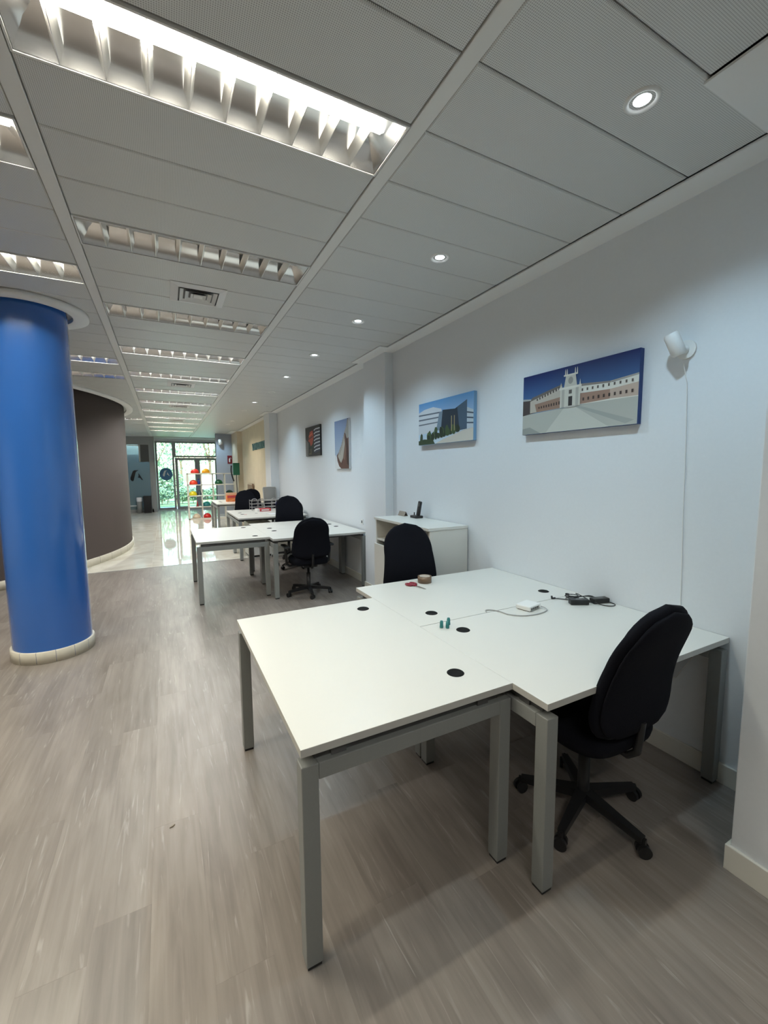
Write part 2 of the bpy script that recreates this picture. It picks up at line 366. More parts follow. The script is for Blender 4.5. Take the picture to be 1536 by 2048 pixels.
# glass office partition left of the entrance
part = struct(MB().box(XL, -.46, 18.85, 18.90, 2.62, C).box(-.52, -.46, 18.85, 18.90, 0, 2.62).box(-.86, -.80, 18.85, 18.90, 1.96, 2.62).box(XL, -.46, 18.85, 18.90, 0, .12).build('wall_far_partition', 'grey_alu'))
B(-2.2, -.80, 18.87, 18.88, .12, 2.62).build('pane', 'partition_glass', part); B(-.80, -.52, 18.87, 18.88, .12, 1.96).build('pane', 'partition_glass', part)
B(-.80, -.52, 18.86, 18.885, 1.96, 2.62).build('transom_panel', 'dark_steel', part)
B(-2.2, -.86, 18.845, 18.85, 2.57, 2.60).build('edge_strip', 'white_plastic', part); B(-.86, -.83, 18.845, 18.85, 1.96, 2.57).build('edge_strip', 'white_plastic', part)
B(-2.2, -.95, 18.845, 18.85, .25, .29).build('edge_strip', 'white_plastic', part)
struct(B(XL, -.46, YE + .6, YE + .7, 0, C).build('wall_far_office', 'wall_paint'))
# company mark: a slanted capital A on the partition glass, and on a blue disc on the entrance pane
def mark(cx, cz, h, y, m, par):
    k = h / 1.0
    P = lambda pts: [(cx + x * k, cz + z * k) for x, z in pts]
    a = MB().prism(P([(-.50, -.35), (-.52, -.20), (-.30, .38), (-.18, .48), (.16, .50), (.02, .40), (-.08, .30), (-.27, -.42), (-.34, -.48), (-.44, -.44)]), y, y + .004)
    a.prism(P([(.12, .24), (.46, -.40), (.32, -.36), (.22, -.20), (.04, -.16), (.12, -.02)]), y, y + .004)
    return a.build('letter_mark', m, par)
mark(-.965, 1.43, .44, 18.862, 'black_plastic', part)
mat('disc_blue', (.07, .21, .40), .5)
MB().prism([(.04 + .24 * math.cos(2 * PI * k / 40), 1.475 + .26 * math.sin(2 * PI * k / 40)) for k in range(40)], YE + .018, YE + .022).build('logo_disc', 'disc_blue', w1)
mark(.05, 1.50, .26, YE + .012, 'white_plastic', w1)

# ------------------------------------------------------------------ ceiling fixtures
def area(name, par, loc, sx, sy, power, col, spread=PI):
    d = bpy.data.lights.new(name, 'AREA'); d.shape = 'RECTANGLE'; d.size = sx; d.size_y = sy; d.energy = power; d.color = col; d.spread = spread
    o = bpy.data.objects.new(name, d); COL.objects.link(o); o.parent = par; o.location = loc; return o
def make_luminaire(w=1.313, lit=False, k_=1.0):
    """local x along the tube, origin at the middle of the opening, z = 0 at the ceiling face"""
    t = thing('luminaire', '', 'ceiling light'); h = w / 2 - .003; d = MOD / 2 - .003
    fr = MB().box(-h, h, -d, -d + .008, 0, .12).box(-h, h, d - .008, d, 0, .12).box(-h, -h + .008, -d + .008, d - .008, 0, .12).box(h - .008, h, -d + .008, d - .008, 0, .12).box(-h, h, -d, d, .12, .125)
    fr.build('housing', 'runner_white', t)
    for sg in (-1, 1):
        pts = [(d - .010, .004), (d - .018, .030), (d - .036, .060), (d - .066, .088), (d - .100, .108)]
        vs = []; n = len(pts)
        for x in (-h + .008, h - .008): vs += [(x, sg * p, z) for p, z in pts]
        fs = [(i, i + 1, n + i + 1, n + i) for i in range(n - 1)]
        MB().add(vs, fs, 0, True).build('reflector', 'mirror_alu', t)
    for sg in (-1, 1):   # curved end reflectors
        pts = [(h - .010, .004), (h - .022, .04), (h - .05, .08), (h - .085, .108)]; n = len(pts)
        vs = [(sg * p, -d + .01, z) for p, z in pts] + [(sg * p, d - .01, z) for p, z in pts]
        MB().add(vs, [(i, i + 1, n + i + 1, n + i) for i in range(n - 1)], 0, True).build('end_reflector', 'mirror_alu', t)
    MB().tube([(-h + .05, 0, .078), (h - .05, 0, .078)], .014, 12).build('tube', ('tube_on' if k_ == 1 else 'tube_low') if lit else 'tube_off', t)
    nb = 10; bl = MB()
    prof = [(-.001, .002), (.001, .002), (.008, .027), (.017, .052), (-.017, .052), (-.008, .027)]
    bm_ = None
    for k in range(1, nb):
        x = -h + 2 * h * k / nb
        if bm_ is None:
            dd = d - .012; vs = [(px, -dd, pz) for px, pz in prof] + [(px, dd, pz) for px, pz in prof]; m6 = len(prof)
            bm_ = MB().add(vs, [(i, (i + 1) % m6, (i + 1) % m6 + m6, i + m6) for i in range(m6)], 0).mesh('louvre_blade', 'satin_alu')
        link('louvre_blade', bm_, t, (x, 0, 0))
    if lit: area('tube_light', t, (0, 0, .060), 2 * h - .12, .05, TUBE_W * k_, TUBE_COL if k_ == 1 else (1, .98, .93))
    return t
LUM = {True: make_luminaire(lit=True), False: make_luminaire(), 'low': make_luminaire(lit=True, k_=1.12)}
first = {True: True, False: True, 'low': True}
ORD = ['nearest', 'second', 'third', 'fourth', 'fifth', 'sixth', 'seventh', 'eighth', 'ninth', 'tenth', 'eleventh', 'twelfth']
def put_lum(x, k, lit, label, group):
    src = LUM[lit]
    o = src if first[lit] else copy_tree(src); first[lit] = False
    o.location = (x, YREF + (k + .5) * MOD, C); tag(o, label, 'ceiling light', group); return o
XM = (-.373 + .94) / 2; X2 = (-1.751 - .438) / 2; X3 = (-3.129 - 1.816) / 2
put_lum(XM, 0, True, 'lit fluorescent louvre light nearest the camera, its tube glowing white', 'louvre lights in the middle ceiling lane')
for n, k in enumerate(range(4, 45, 4)):
    put_lum(XM, k, 'low' if k >= 12 else False, 'switched off mirror louvre light, %s one after the lit nearest light' % ORD[n + 1].replace('second', 'first').replace('third', 'second') if n < 2 else
            'mirror louvre light in the middle ceiling lane, %s from the camera' % ORD[n + 1], 'louvre lights in the middle ceiling lane')
put_lum(XM, -8, 'low', 'lit louvre light behind the camera in the middle lane', 'lights behind the camera')  # unseen fixture, added to light the near pillar and floor from behind
put_lum(X2, 2, True, 'lit louvre light at the left edge of the picture, nearest of the left lane', 'louvre lights in the left ceiling lane')
put_lum(X2, 6, True, 'louvre light just in front of the top of the blue column', 'louvre lights in the left ceiling lane')
put_lum(X2, 14, 'low', 'louvre light just behind the blue column, nearer of a pair', 'louvre lights in the left ceiling lane')
put_lum(X2, 17, False, 'louvre light before the brown curved wall, farther of a pair', 'louvre lights in the left ceiling lane')
put_lum(X2, 34, 'low', 'far louvre light beyond the rounded end of the brown wall', 'louvre lights in the left ceiling lane')
put_lum(X2, -2, True, 'lit louvre light left of the camera, out of the picture', 'lights behind the camera')  # added out of view, continues the left lane to brighten faces turned left
X4 = (-4.507 - 3.194) / 2
for x, k, lb in ((X3, 0, 'near one of three in the third lane'), (X3, 4, 'middle one of three in the third lane'), (X3, 8, 'far one of three in the third lane'), (X4, 2, 'near one in the outermost lane'), (X4, 6, 'far one in the outermost lane')):
    put_lum(x, k, True, 'lit louvre light left of the picture, ' + lb, 'lights behind the camera')  # invented fixtures beyond the frame, added for light from the left on the desk legs

def make_downlight(state):
    t = thing('downlight', '', 'ceiling light')
    MB().lathe([(.040, .012), (.044, .001), (.052, -.004), (.060, -.003), (.063, .004)], 28).build('trim_ring', 'white_plastic', t)
    MB().lathe([(.0001, .004), (.030, .004), (.040, .010)], 24).build('lens', {'on': 'lens_on', 'off': 'lens_off', 'dim': 'lens_dim'}[state], t)
    if state != 'off':
        d = bpy.data.lights.new('lamp', 'SPOT'); d.energy = SPOT_W if state == 'on' else SPOT_W * .8; d.color = SPOT_COL if state == 'on' else (1, .88, .68)
        d.spot_size = 2.3; d.spot_blend = .7; d.shadow_soft_size = .035
        o = bpy.data.objects.new('lamp', d); COL.objects.link(o); o.parent = t; o.location = (0, 0, -.012)
    return t
SP = {s_: make_downlight(s_) for s_ in ('on', 'off', 'dim')}; used = set()
for n, (x, y, st, lb) in enumerate([
        (1.645, 1.07, 'on', 'lit round downlight nearest the camera, largest of the row along the right wall'),
        (1.645, 2.37, 'on', 'lit round downlight, second from the camera in the row along the right wall'),
        (1.645, 3.67, 'on', 'lit round downlight, third from the camera in the row along the right wall'),
        (1.645, 4.94, 'on', 'lit round downlight, fourth from the camera in the row along the right wall'),
        (1.645, 6.24, 'on', 'lit round downlight, fifth from the camera in the row along the right wall'),
        (1.72, 7.55, 'off', 'unlit round downlight between the fifth and sixth lit ones of the row'),
        (1.66, 8.80, 'on', 'lit round downlight above the third desk group, sixth lit one of the row'),
        (2.0, 9.2, 'off', 'tiny round ceiling detector beside the sixth lit downlight'),
        (1.66, 10.08, 'off', 'small downlight before the beige panelled wall, nearer than the warm pair'),
        (1.70, 12.28, 'dim', 'warm downlight washing the beige panelled wall, nearer of the pair'),
        (1.71, 13.25, 'dim', 'warm downlight washing the beige panelled wall, farther of the pair'),
        (1.67, 16.1, 'on', 'lit downlight at the far end before the blue grey wall')]):
    o = SP[st] if st not in used else copy_tree(SP[st]); used.add(st)
    o.location = (x, y, C + .001); tag(o, lb, 'ceiling light', 'downlights along the right wall')
    if y == 9.2: o.scale = (.5, .5, .8)
def make_vent(x, y, label, w=.39):
    t = thing('air_vent', label, 'air vent', (x, y, C), 0, 'square air vents in the middle ceiling lane'); h = w / 2
    f = MB()
    for a, b_ in ((h, .055),):
        f.add([(-a, -a, .002), (a, -a, .002), (a, a, .002), (-a, a, .002), (-a + b_, -a + b_, -.010), (a - b_, -a + b_, -.010), (a - b_, a - b_, -.010), (-a + b_, a - b_, -.010)],
              [(1, 0, 4, 5), (2, 1, 5, 6), (3, 2, 6, 7), (0, 3, 7, 4)])
    f.build('frame', 'ceiling_white', t)
    B(-h + .05, h - .05, -h + .05, h - .05, .0, .004).build('dark_plenum', 'dark_steel', t)
    for k in range(3):
        a = h - .065 - .038 * k; b_ = a - .026
        MB().add([(-a, -a, -.014), (a, -a, -.014), (a, a, -.014), (-a, a, -.014), (-b_, -b_, -.001), (b_, -b_, -.001), (b_, b_, -.001), (-b_, b_, -.001)],
                 [(1, 0, 4, 5), (2, 1, 5, 6), (3, 2, 6, 7), (0, 3, 7, 4)]).build('louvre_ring', 'runner_white', t)
    B(-.032, .032, -.032, .032, -.012, -.004).build('centre_plate', 'runner_white', t)
    return t
make_vent(.30, 3.685, 'square white air vent between the second and third ceiling lights')
make_vent(.30, 7.49, 'square white air vent above the second desk group, second from the camera')
make_vent(.34, 9.98, 'square air vent in the middle lane, third from the camera')
make_vent(.36, 12.73, 'square air vent in the middle lane, farthest from the camera')

# ------------------------------------------------------------------ desks
DL, DD = 1.256, .846
def make_desk():
    """length along x, user's side at -y, grommets along +y; origin on the floor in the middle"""
    t = thing('desk', '', 'desk'); h, d = DL / 2, DD / 2; L = .055; FT = .695
    tt = B(-h, h, -d, d, T - .027, T).build('tabletop', ['desk_white', 'desk_edge'], t, bevel=.0015)
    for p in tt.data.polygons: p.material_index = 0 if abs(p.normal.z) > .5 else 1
    for sx in (-1, 1):
        xo = sx * (h - .004); xi = sx * (h - .004 - L); a, b_ = min(xo, xi), max(xo, xi)
        B(a, b_, -d + .002 + L, d - .002 - L, FT - L, FT).build('end_beam', 'steel_paint', t, bevel=.003)
        for sy in (-1, 1):
            yo = sy * (d - .002); yi = sy * (d - .002 - L); c_, e_ = min(yo, yi), max(yo, yi)
            lg = B(a, b_, c_, e_, .012, FT).build('leg', 'steel_paint', t, bevel=.003)
            B(a + .004, b_ - .004, c_ + .004, e_ - .004, 0, .012).build('foot', 'black_plastic', lg)
    for y in (-d + .13, d - .13): B(-h + .02, h - .02, y - .025, y + .025, FT, T - .027).build('cross_rail', 'dark_steel', t)
    for sx in (-1, 1): B(sx * (h - .05) - .02, sx * (h - .05) + .02, -d + .05, d - .05, FT, T - .027).build('spacer', 'dark_steel', t)
    for sx in (-1, 1):
        g = MB().lathe([(.0001, .0006), (.024, .0006), (.028, .003), (.033, .0026), (.036, .0002)], 28).build('grommet', 'grommet_black', t, loc=(sx * (h - .172), d - .145, T))
    return t
desk0 = make_desk(); d_used = [0]
def put_desk(x, y, rz, label, group):
    o = desk0 if not d_used[0] else copy_tree(desk0); d_used[0] = 1
    o.location = (x, y, 0); o.rotation_euler = (0, 0, rz); tag(o, label, 'desk', group); return o
# first group
put_desk(1.1607 - DD / 2, 1.165 + DL / 2, -PI / 2, 'white desk nearest the camera, jutting into the walkway at the end of the first group', 'desks of the first group')
put_desk(1.159 + DL / 2 + .002, .993 + DD / 2, 0, 'white desk by the right wall with the white hub and black power adapters on it', 'desks of the first group')
put_desk(1.159 + DL / 2 + .002, .993 + DD * 1.5 + .004, PI, 'white desk by the right wall with the scissors and brown tape roll on it', 'desks of the first group')
# second group
put_desk(1.1267 - DD / 2, 5.33 + DL / 2, -PI / 2, 'white desk jutting into the walkway at the end of the second group', 'desks of the second group')
put_desk(1.125 + DL / 2 + .002, 5.13 + DD / 2, 0, 'white desk of the second group in front of which the armchair on castors stands', 'desks of the second group')
put_desk(1.125 + DL / 2 + .002, 5.13 + DD * 1.5 + .004, PI, 'white desk of the second group on the side away from the camera', 'desks of the second group')
# third and fourth groups
put_desk(1.10 + DL / 2, 7.68 + DD / 2, 0, 'white desk of the third group, near half, bottle and papers on it', 'desks of the third group')
put_desk(1.10 + DL / 2, 7.68 + DD * 1.5 + .004, PI, 'white desk of the third group, far half, wire letter racks on it', 'desks of the third group')
put_desk(1.12 + DL / 2, 11.3 + DD / 2, 0, 'white desk of the farthest group, near half, by the helmet shelf', 'desks of the farthest group')
put_desk(1.12 + DL / 2, 11.3 + DD * 1.5 + .004, PI, 'white desk of the farthest group, far half, orange box on it', 'desks of the farthest group')

# ------------------------------------------------------------------ office chairs
def cushion(w_fn, t0, t1, thick, rows, n, bend, ztop, flat=.55):
    """upholstered pad: rows along z from t0 to t1, superellipse sections of half width w_fn(u)"""
    vs = []
    for j in range(rows + 1):
        u = j / rows; w = max(w_fn(u), .004); z = t0 + (t1 - t0) * u
        e = min(1, u * 7, (1 - u) * 7); th = thick * (.35 + .65 * math.sqrt(max(e, 0)))
        for i in range(n):
            a = 2 * PI * i / n; ca, sa = math.cos(a), math.sin(a)
            x = w * math.copysign(abs(ca) ** flat, ca); y = th / 2 * math.copysign(abs(sa) ** .8, sa)
            vs.append((x, y + bend(u, x), z))
    fs = [(j * n + i, j * n + (i + 1) % n, (j + 1) * n + (i + 1) % n, (j + 1) * n + i) for j in range(rows) for i in range(n)]
    fs += [tuple(range(n - 1, -1, -1)), tuple(range(rows * n, rows * n + n))]
    return MB().add(vs, fs, 0, True)
def back_w(u):
    if u > .58: return .222 * math.sqrt(max(0, 1 - ((u - .58) / .42) ** 2.4))
    if u < .22: return .248 * (.60 + .40 * math.sqrt(max(0, 1 - ((.22 - u) / .22) ** 2)))
    return .248 - .026 * ((u - .22) / .36)
def make_chair(arms, base_ang, lift=0, chrome=False, tilt=.20, back_h=.56):
    t = thing('office_chair', '', 'chair'); bm_ = 'chrome' if chrome else 'black_plastic'
    base = MB().lathe([(.0001, .105), (.034, .105), (.040, .09), (.040, .062), (.0001, .062)], 16).build('base', bm_, t)
    am = MB().bar((.025, 0, .086), (.275, 0, .066), .050, .040, 0, .030, .026).mesh('base_arm', bm_)
    cm = MB().tube([(0, -.022, .027), (0, -.007, .027)], .027, 16).tube([(0, .007, .027), (0, .022, .027)], .027, 16).bar((0, 0, .027), (0, 0, .075), .014, .018)
    cm = cm.mesh('castor', 'black_plastic')
    for k in range(5):
        a = base_ang + 2 * PI * k / 5
        ao = link('base_arm', am, t, (0, 0, 0), a); ao2 = link('castor', cm, t, (.278 * math.cos(a), .278 * math.sin(a), 0), a + .9 + k)
    zs = .435 + lift
    MB().lathe([(.026, .10), (.026, zs - .14), (.016, zs - .14), (.016, zs - .04)], 16).build('gas_column', 'black_plastic', t)
    B(-.09, .09, -.13, .11, zs - .05, zs - .005).build('tilt_mechanism', 'black_plastic', t, bevel=.012)
    def seat_pt(a, k): return None
    vs = []; n = 40; rings = [(.80, -.012), (.97, 0), (1.0, .03), (.985, .055), (.90, .073), (.6, .080), (.2, .078)]
    for s_, z in rings:
        for i in range(n):
            a = 2 * PI * i / n; ca, sa = math.cos(a), math.sin(a)
            x = .238 * s_ * math.copysign(abs(ca) ** .5, ca); y = .228 * s_ * math.copysign(abs(sa) ** .55, sa)
            vs.append((x, y + .01, zs + z - (.018 if y > .17 and z > .03 else 0)))
    fs = [(j * n + i, j * n + (i + 1) % n, (j + 1) * n + (i + 1) % n, (j + 1) * n + i) for j in range(len(rings) - 1) for i in range(n)]
    fs += [tuple(range(n - 1, -1, -1)), tuple(range((len(rings) - 1) * n, len(rings) * n))]
    MB().add(vs, fs, 0, True).build('seat', 'black_fabric', t)
    z0 = zs + .085; z1 = z0 + back_h
    def bend(u, x): return -.215 - math.tan(tilt) * back_h * u + .030 * math.sin(PI * min(1, u * 1.25)) + .35 * x * x
    cushion(back_w, z0, z1, .062, 26, 40, bend, z1).build('backrest', 'black_fabric', t)
    cushion(lambda u: back_w(u) * .93, z0 + .015, z1 - .022, .030, 20, 32, lambda u, x: bend(.027 + u * .934, x) - .030, z1).build('back_shell', 'black_fabric', t)
    MB().tube([(0, -.10, zs - .03), (0, -.20, zs - .035), (0, -.235, zs + .0), (0, -.244, zs + .07), (0, -.250, zs + .14)], .016, 8).build('back_bar', 'black_plastic', t)
    if arms:
        for sx in (-1, 1):
            ar = MB().tube([(sx * .12, .0, zs - .02), (sx * .24, .0, zs - .03), (sx * .275, .0, zs - .005), (sx * .285, -.01, zs + .16), (sx * .285, .0, zs + .205)], [.016, .016, .017, .016, .018], 8).build('arm_support', 'black_plastic', t)
            B(sx * .285 - .035, sx * .285 + .035, -.11, .15, zs + .205, zs + .232).build('armrest', 'black_plastic', t, bevel=.012)
    return t
def place(t, x, y, rz, label):
    t.location = (x, y, 0); t.rotation_euler = (0, 0, rz); return tag(t, label, 'chair', 'office chairs at the desks')
R = math.radians
place(make_chair(False, R(272), -.005, tilt=.19), 1.655, 1.20, R(0), 'black fabric office chair nearest the camera, pushed under the desk with the power adapters')
place(make_chair(False, R(30), .075, tilt=.10), 1.715, 2.675, R(180), 'black fabric office chair between the desk with the tape roll and the white cabinet')
place(make_chair(True, R(265), -.02, tilt=.12, back_h=.52), 1.58, 5.20, R(-3), 'black office chair with armrests on castors, at the near side of the second desk group')
place(make_chair(True, R(252), .085, chrome=True, tilt=.10), 1.83, 6.83, R(180), 'black office chair with chrome star base, on the far side of the second desk group')
place(make_chair(False, R(20), .0, tilt=.10), 1.97, 7.66, R(0), 'black office chair half hidden behind the chair with the chrome base')
place(make_chair(False, R(10), .08, tilt=.10), 1.56, 9.50, R(180), 'black office chair behind the third desk group, left of the wire racks')
place(make_chair(False, R(50), .07, tilt=.10), 1.86, 10.95, R(0), 'black office chair before the farthest desk group, partly hidden by the chair left of it')

# ------------------------------------------------------------------ pictures on the right wall
def L3(r, g, b): return tuple(((c / 255) / 12.92 if c / 255 <= .04045 else ((c / 255 + .055) / 1.055) ** 2.4) for c in (r, g, b))
def cm(r, g, b, rough=.6):
    k = 'c_%d_%d_%d' % (r, g, b)
    return mat(k, L3(r, g, b), rough) and k
def picture(name, label, y0, y1, z0, z1, thick, polys, sky=None, edge=None, cat='picture', group='pictures on the right wall'):
    w, h = y1 - y0, z1 - z0
    t = thing(name, label, cat, (WX - .001, (y0 + y1) / 2, (z0 + z1) / 2), -PI / 2, group)
    B(-w / 2, w / 2, -thick, 0, -h / 2, h / 2).build('canvas', edge or cm(205, 208, 210), t, bevel=.002)
    if sky:
        MB().add([(-w / 2 + .001, -thick - .0005, -h / 2 + .001), (w / 2 - .001, -thick - .0005, -h / 2 + .001), (w / 2 - .001, -thick - .0005, h / 2 - .001), (-w / 2 + .001, -thick - .0005, h / 2 - .001)], [(0, 1, 2, 3)]).build('printed_sky', sky, t)
    mb = MB(); mats = []
    for k, (c, poly) in enumerate(polys):
        key = cm(*c)
        if key not in mats: mats.append(key)
        yy = -thick - .0008 - .00006 * k
        mb.add([((u - .5) * (w - .002), yy, (v - .5) * (h - .002)) for u, v in poly], [tuple(range(len(poly)))], mats.index(key))
    mb.build('print', mats, t); return t
def rc(u0, v0, u1, v1): return [(u0, v0), (u1, v0), (u1, v1), (u0, v1)]
grad_mat('sky_deep', L3(96, 148, 200), L3(2, 24, 88)); grad_mat('sky_pale', L3(205, 222, 232), L3(92, 150, 205)); grad_mat('sky_lilac', L3(175, 190, 205), L3(118, 135, 170))
P = [((178, 180, 172), [(0, 0), (1, 0), (1, .40), (.55, .375), (.2, .355), (0, .34)]),
     ((196, 197, 188), [(.42, .36), (.52, .36), (.80, 0), (.25, 0)]), ((160, 163, 158), [(.52, .36), (.56, .36), (.98, .06), (.92, .02)]), ((150, 153, 148), [(0, 0), (.2, 0), (.08, .12), (0, .1)]),
     ((70, 62, 62), [(0, .33), (.15, .36), (.13, .52), (.08, .60), (0, .61)]), ((168, 172, 170), [(0, .585), (.09, .575), (.09, .60), (0, .62)]),
     ((186, 178, 165), [(.08, .36), (.40, .37), (.40, .71), (.15, .63), (.08, .56)]), ((150, 122, 105), [(.15, .365), (.40, .375), (.40, .55), (.13, .50)]),
     ((108, 100, 95), [(.08, .56), (.40, .71), (.40, .745), (.10, .62)]),
     ((222, 220, 210), [(.55, .38), (1, .37), (1, .655), (.82, .62), (.55, .655)]), ((158, 128, 112), [(.55, .385), (.80, .395), (.80, .53), (.55, .55)]), ((190, 170, 155), [(.80, .395), (1, .38), (1, .56), (.80, .53)]),
     ((140, 132, 125), [(.55, .655), (.80, .62), (.80, .645), (.55, .695)]), ((165, 160, 152), [(.80, .62), (1, .655), (1, .68), (.80, .645)])]
for i in range(9): P.append(((62, 50, 46), rc(.17 + .025 * i, .415 + .002 * i, .182 + .025 * i, .45 + .004 * i))); P.append(((70, 60, 56), rc(.15 + .027 * i, .555 + .0135 * i, .162 + .027 * i, .59 + .0145 * i)))
for i in range(10): P.append(((70, 58, 54), rc(.585 + .041 * i, .43, .599 + .041 * i, .475))); P.append(((92, 84, 78), rc(.575 + .042 * i, .575, .588 + .042 * i, .615)))
P += [((205, 203, 192), rc(.385, .37, .565, .655)), ((176, 174, 165), rc(.40, .37, .425, .66)), ((176, 174, 165), rc(.525, .37, .55, .66)), ((218, 216, 205), rc(.375, .65, .575, .685)),
      ((192, 190, 180), [(.42, .685), (.535, .685), (.52, .86), (.435, .86)]), ((212, 210, 198), rc(.415, .85, .54, .875)),
      ((150, 148, 142), [(.46 + .022 * math.cos(2 * PI * k / 14) + .018, .775 + .055 * math.sin(2 * PI * k / 14)) for k in range(14)]),
      ((44, 40, 40), rc(.462, .38, .497, .53)), ((90, 86, 82), rc(.465, .57, .492, .63)), ((190, 188, 180), rc(.435, .36, .52, .385))]
for u in (.425, .440, .512, .530): P.append(((214, 212, 202), [(u, .875), (u + .010, .875), (u + .008, .94), (u + .005, .965), (u + .002, .94)]))
for u in (.385, .555): P.append(((205, 203, 194), [(u, .685), (u + .014, .685), (u + .007, .77)]))
picture('canvas_picture', 'canvas print of a domed courtyard building under deep blue sky, nearest the camera', 1.488, 2.352, 1.836, 2.254, .035, P, 'sky_deep', cm(34, 58, 110))
P = [((196, 192, 182), [(.35, 0), (1, 0), (1, .26), (.85, .24)]), ((205, 210, 216), [(0, .25), (.48, .30), (.46, .78), (.30, .86), (.12, .84), (0, .78)]),
     ((96, 104, 116), [(0, .70), (.46, .69), (.46, .72), (0, .735)]), ((100, 108, 120), [(0, .585), (.44, .585), (.44, .615), (0, .62)]), ((104, 112, 122), [(0, .47), (.42, .48), (.42, .505), (0, .50)]),
     ((38, 52, 66), [(.44, .22), (.90, .25), (.90, .86), (.70, .72), (.48, .75)]), ((120, 140, 158), [(.36, .30), (.45, .30), (.48, .72), (.42, .72)]), ((70, 92, 112), [(.78, .26), (.90, .25), (.90, .86), (.74, .74)]),
     ((188, 200, 208), [(.90, .25), (1, .26), (1, .62), (.90, .70)])]
for i in range(3): P.append(((70, 84, 100), [(.90, .36 + .11 * i), (1, .34 + .10 * i), (1, .37 + .10 * i), (.90, .39 + .11 * i)]))
rr = random.Random(3)
for i in range(26):
    u = .02 + .78 * rr.random(); hh = .12 + .22 * rr.random() * (1.2 - u); b0 = .02 + .22 * u; g = rr.choice([(44, 62, 40), (62, 84, 52), (84, 104, 66), (36, 50, 36)])
    P.append((g, [(u + .035 * math.cos(2 * PI * k / 9) * rr.uniform(.7, 1.2), b0 + hh / 2 + hh / 2 * math.sin(2 * PI * k / 9) * rr.uniform(.8, 1.1)) for k in range(9)]))
P.append(((58, 74, 50), [(0, 0), (.34, 0), (.30, .10), (.12, .13), (0, .10)])); P.append(((206, 201, 190), [(.34, .0), (1, 0), (1, .25), (.78, .20), (.5, .09)]))
for u in (.64, .69): P.append(((172, 158, 118), rc(u, .25, u + .012, .58)))
picture('canvas_picture', 'canvas print of a modern glass office with trees under pale blue sky', 2.918, 3.800, 1.838, 2.258, .035, P, 'sky_pale', cm(120, 160, 195))
P = [((46, 44, 46), rc(0, 0, 1, 1)), ((112, 108, 108), [(0, 0), (.18, 0), (.22, .45), (0, .62)]), ((40, 52, 44), rc(.25, .25, .6, .5)), ((176, 80, 62), [(.2, .52), (.32, .82), (.52, .86), (.58, .62), (.50, .40), (.38, .33), (.30, .48)]),
     ((214, 120, 96), [(.25, .70), (.50, .78), (.50, .74), (.25, .66)]), ((60, 46, 40), [(.24, .60), (.54, .68), (.54, .645), (.24, .565)]), ((100, 92, 72), rc(.24, .05, .42, .24)), ((24, 26, 30), rc(.26, .10, .34, .30))]
for i in range(7): P.append(((206, 212, 222), [(.60, .86 - .115 * i), (.72, .90 - .115 * i), (1, .90 - .11 * i), (1, .865 - .11 * i), (.72, .86 - .115 * i), (.62, .82 - .115 * i)])); P.append(((60, 66, 96), [(.62, .80 - .115 * i), (1, .855 - .11 * i), (1, .83 - .11 * i), (.64, .775 - .115 * i)]))
picture('canvas_picture', 'small dark canvas print with orange and black and white stripes, farthest of the pictures', 6.985, 7.82, 1.847, 2.375, .03, P, None, cm(40, 40, 42))
P = [((216, 218, 220), [(0, 0), (.45, 0), (.25, .10), (.12, .25), (0, .30)]), ((96, 66, 56), [(.45, .0), (1, 0), (1, .98), (.93, 1), (.84, .85), (.72, .74), (.50, .50), (.28, .34), (.14, .28), (.18, .16), (.30, .05)]),
     ((150, 146, 140), [(.70, .74), (.86, .86), (.92, .98), (1, .98), (1, .62), (.86, .60), (.80, .70)]), ((172, 166, 156), [(.30, .34), (.50, .50), (.70, .72), (.74, .50), (.60, .22), (.45, .12), (.36, .16), (.22, .26)]),
     ((118, 92, 80), [(.62, .22), (.78, .50), (.82, .40), (.72, .16)]), ((62, 40, 36), [(.80, .66), (.92, .58), (1, .30), (1, .05), (.86, .1), (.84, .4)]), ((74, 48, 42), [(.48, .10), (.56, .18), (.54, .08)])]
for i in range(8): P.append(((104, 98, 94), [(.34 + .045 * i, .33 + .05 * i), (.38 + .045 * i, .28 + .045 * i), (.39 + .045 * i, .30 + .045 * i), (.35 + .045 * i, .355 + .05 * i)]))
picture('canvas_picture', 'tall canvas print of a brown tower against pale sky with white edge', 5.720, 6.285, 1.609, 2.338, .028, P, 'sky_lilac', cm(222, 222, 222))

# alarm sensors
def make_sensor(name, label, loc, rz, s_=1.0):
    t = thing(name, label, 'sensor', loc, rz, 'wall sensors')
    MB().add([(.05 * s_ * math.cos(2 * PI * k / 20), y, .05 * s_ * math.sin(2 * PI * k / 20)) for y in (0, -.012 * s_) for k in range(20)],
             [(k, (k + 1) % 20, 20 + (k + 1) % 20, 20 + k) for k in range(20)] + [tuple(range(20, 40))], 0).build('wall_plate', 'white_plastic', t)
    MB().tube([(0, -.01 * s_, 0), (-.01 * s_, -.045 * s_, -.004)], .020 * s_, 12).build('swivel', 'white_plastic', t)
    hd = MB().tube([(0, 0, -.062 * s_), (0, 0, -.05 * s_), (0, 0, .05 * s_), (0, 0, .062 * s_)], [.026 * s_, .036 * s_, .036 * s_, .030 * s_], 18).build('head', 'white_plastic', t)
    hd.location = (-.016 * s_, -.085 * s_, .022 * s_); hd.rotation_euler = (.35, -.25, 0); return t
make_sensor('motion_sensor', 'white motion sensor on the right wall above the near desks', (WX, 1.27, 2.19), -PI / 2, .95)
make_sensor('motion_sensor', 'white motion sensor high on the far blue grey wall', (1.86, 16.6, 2.60), 0, 1.6)
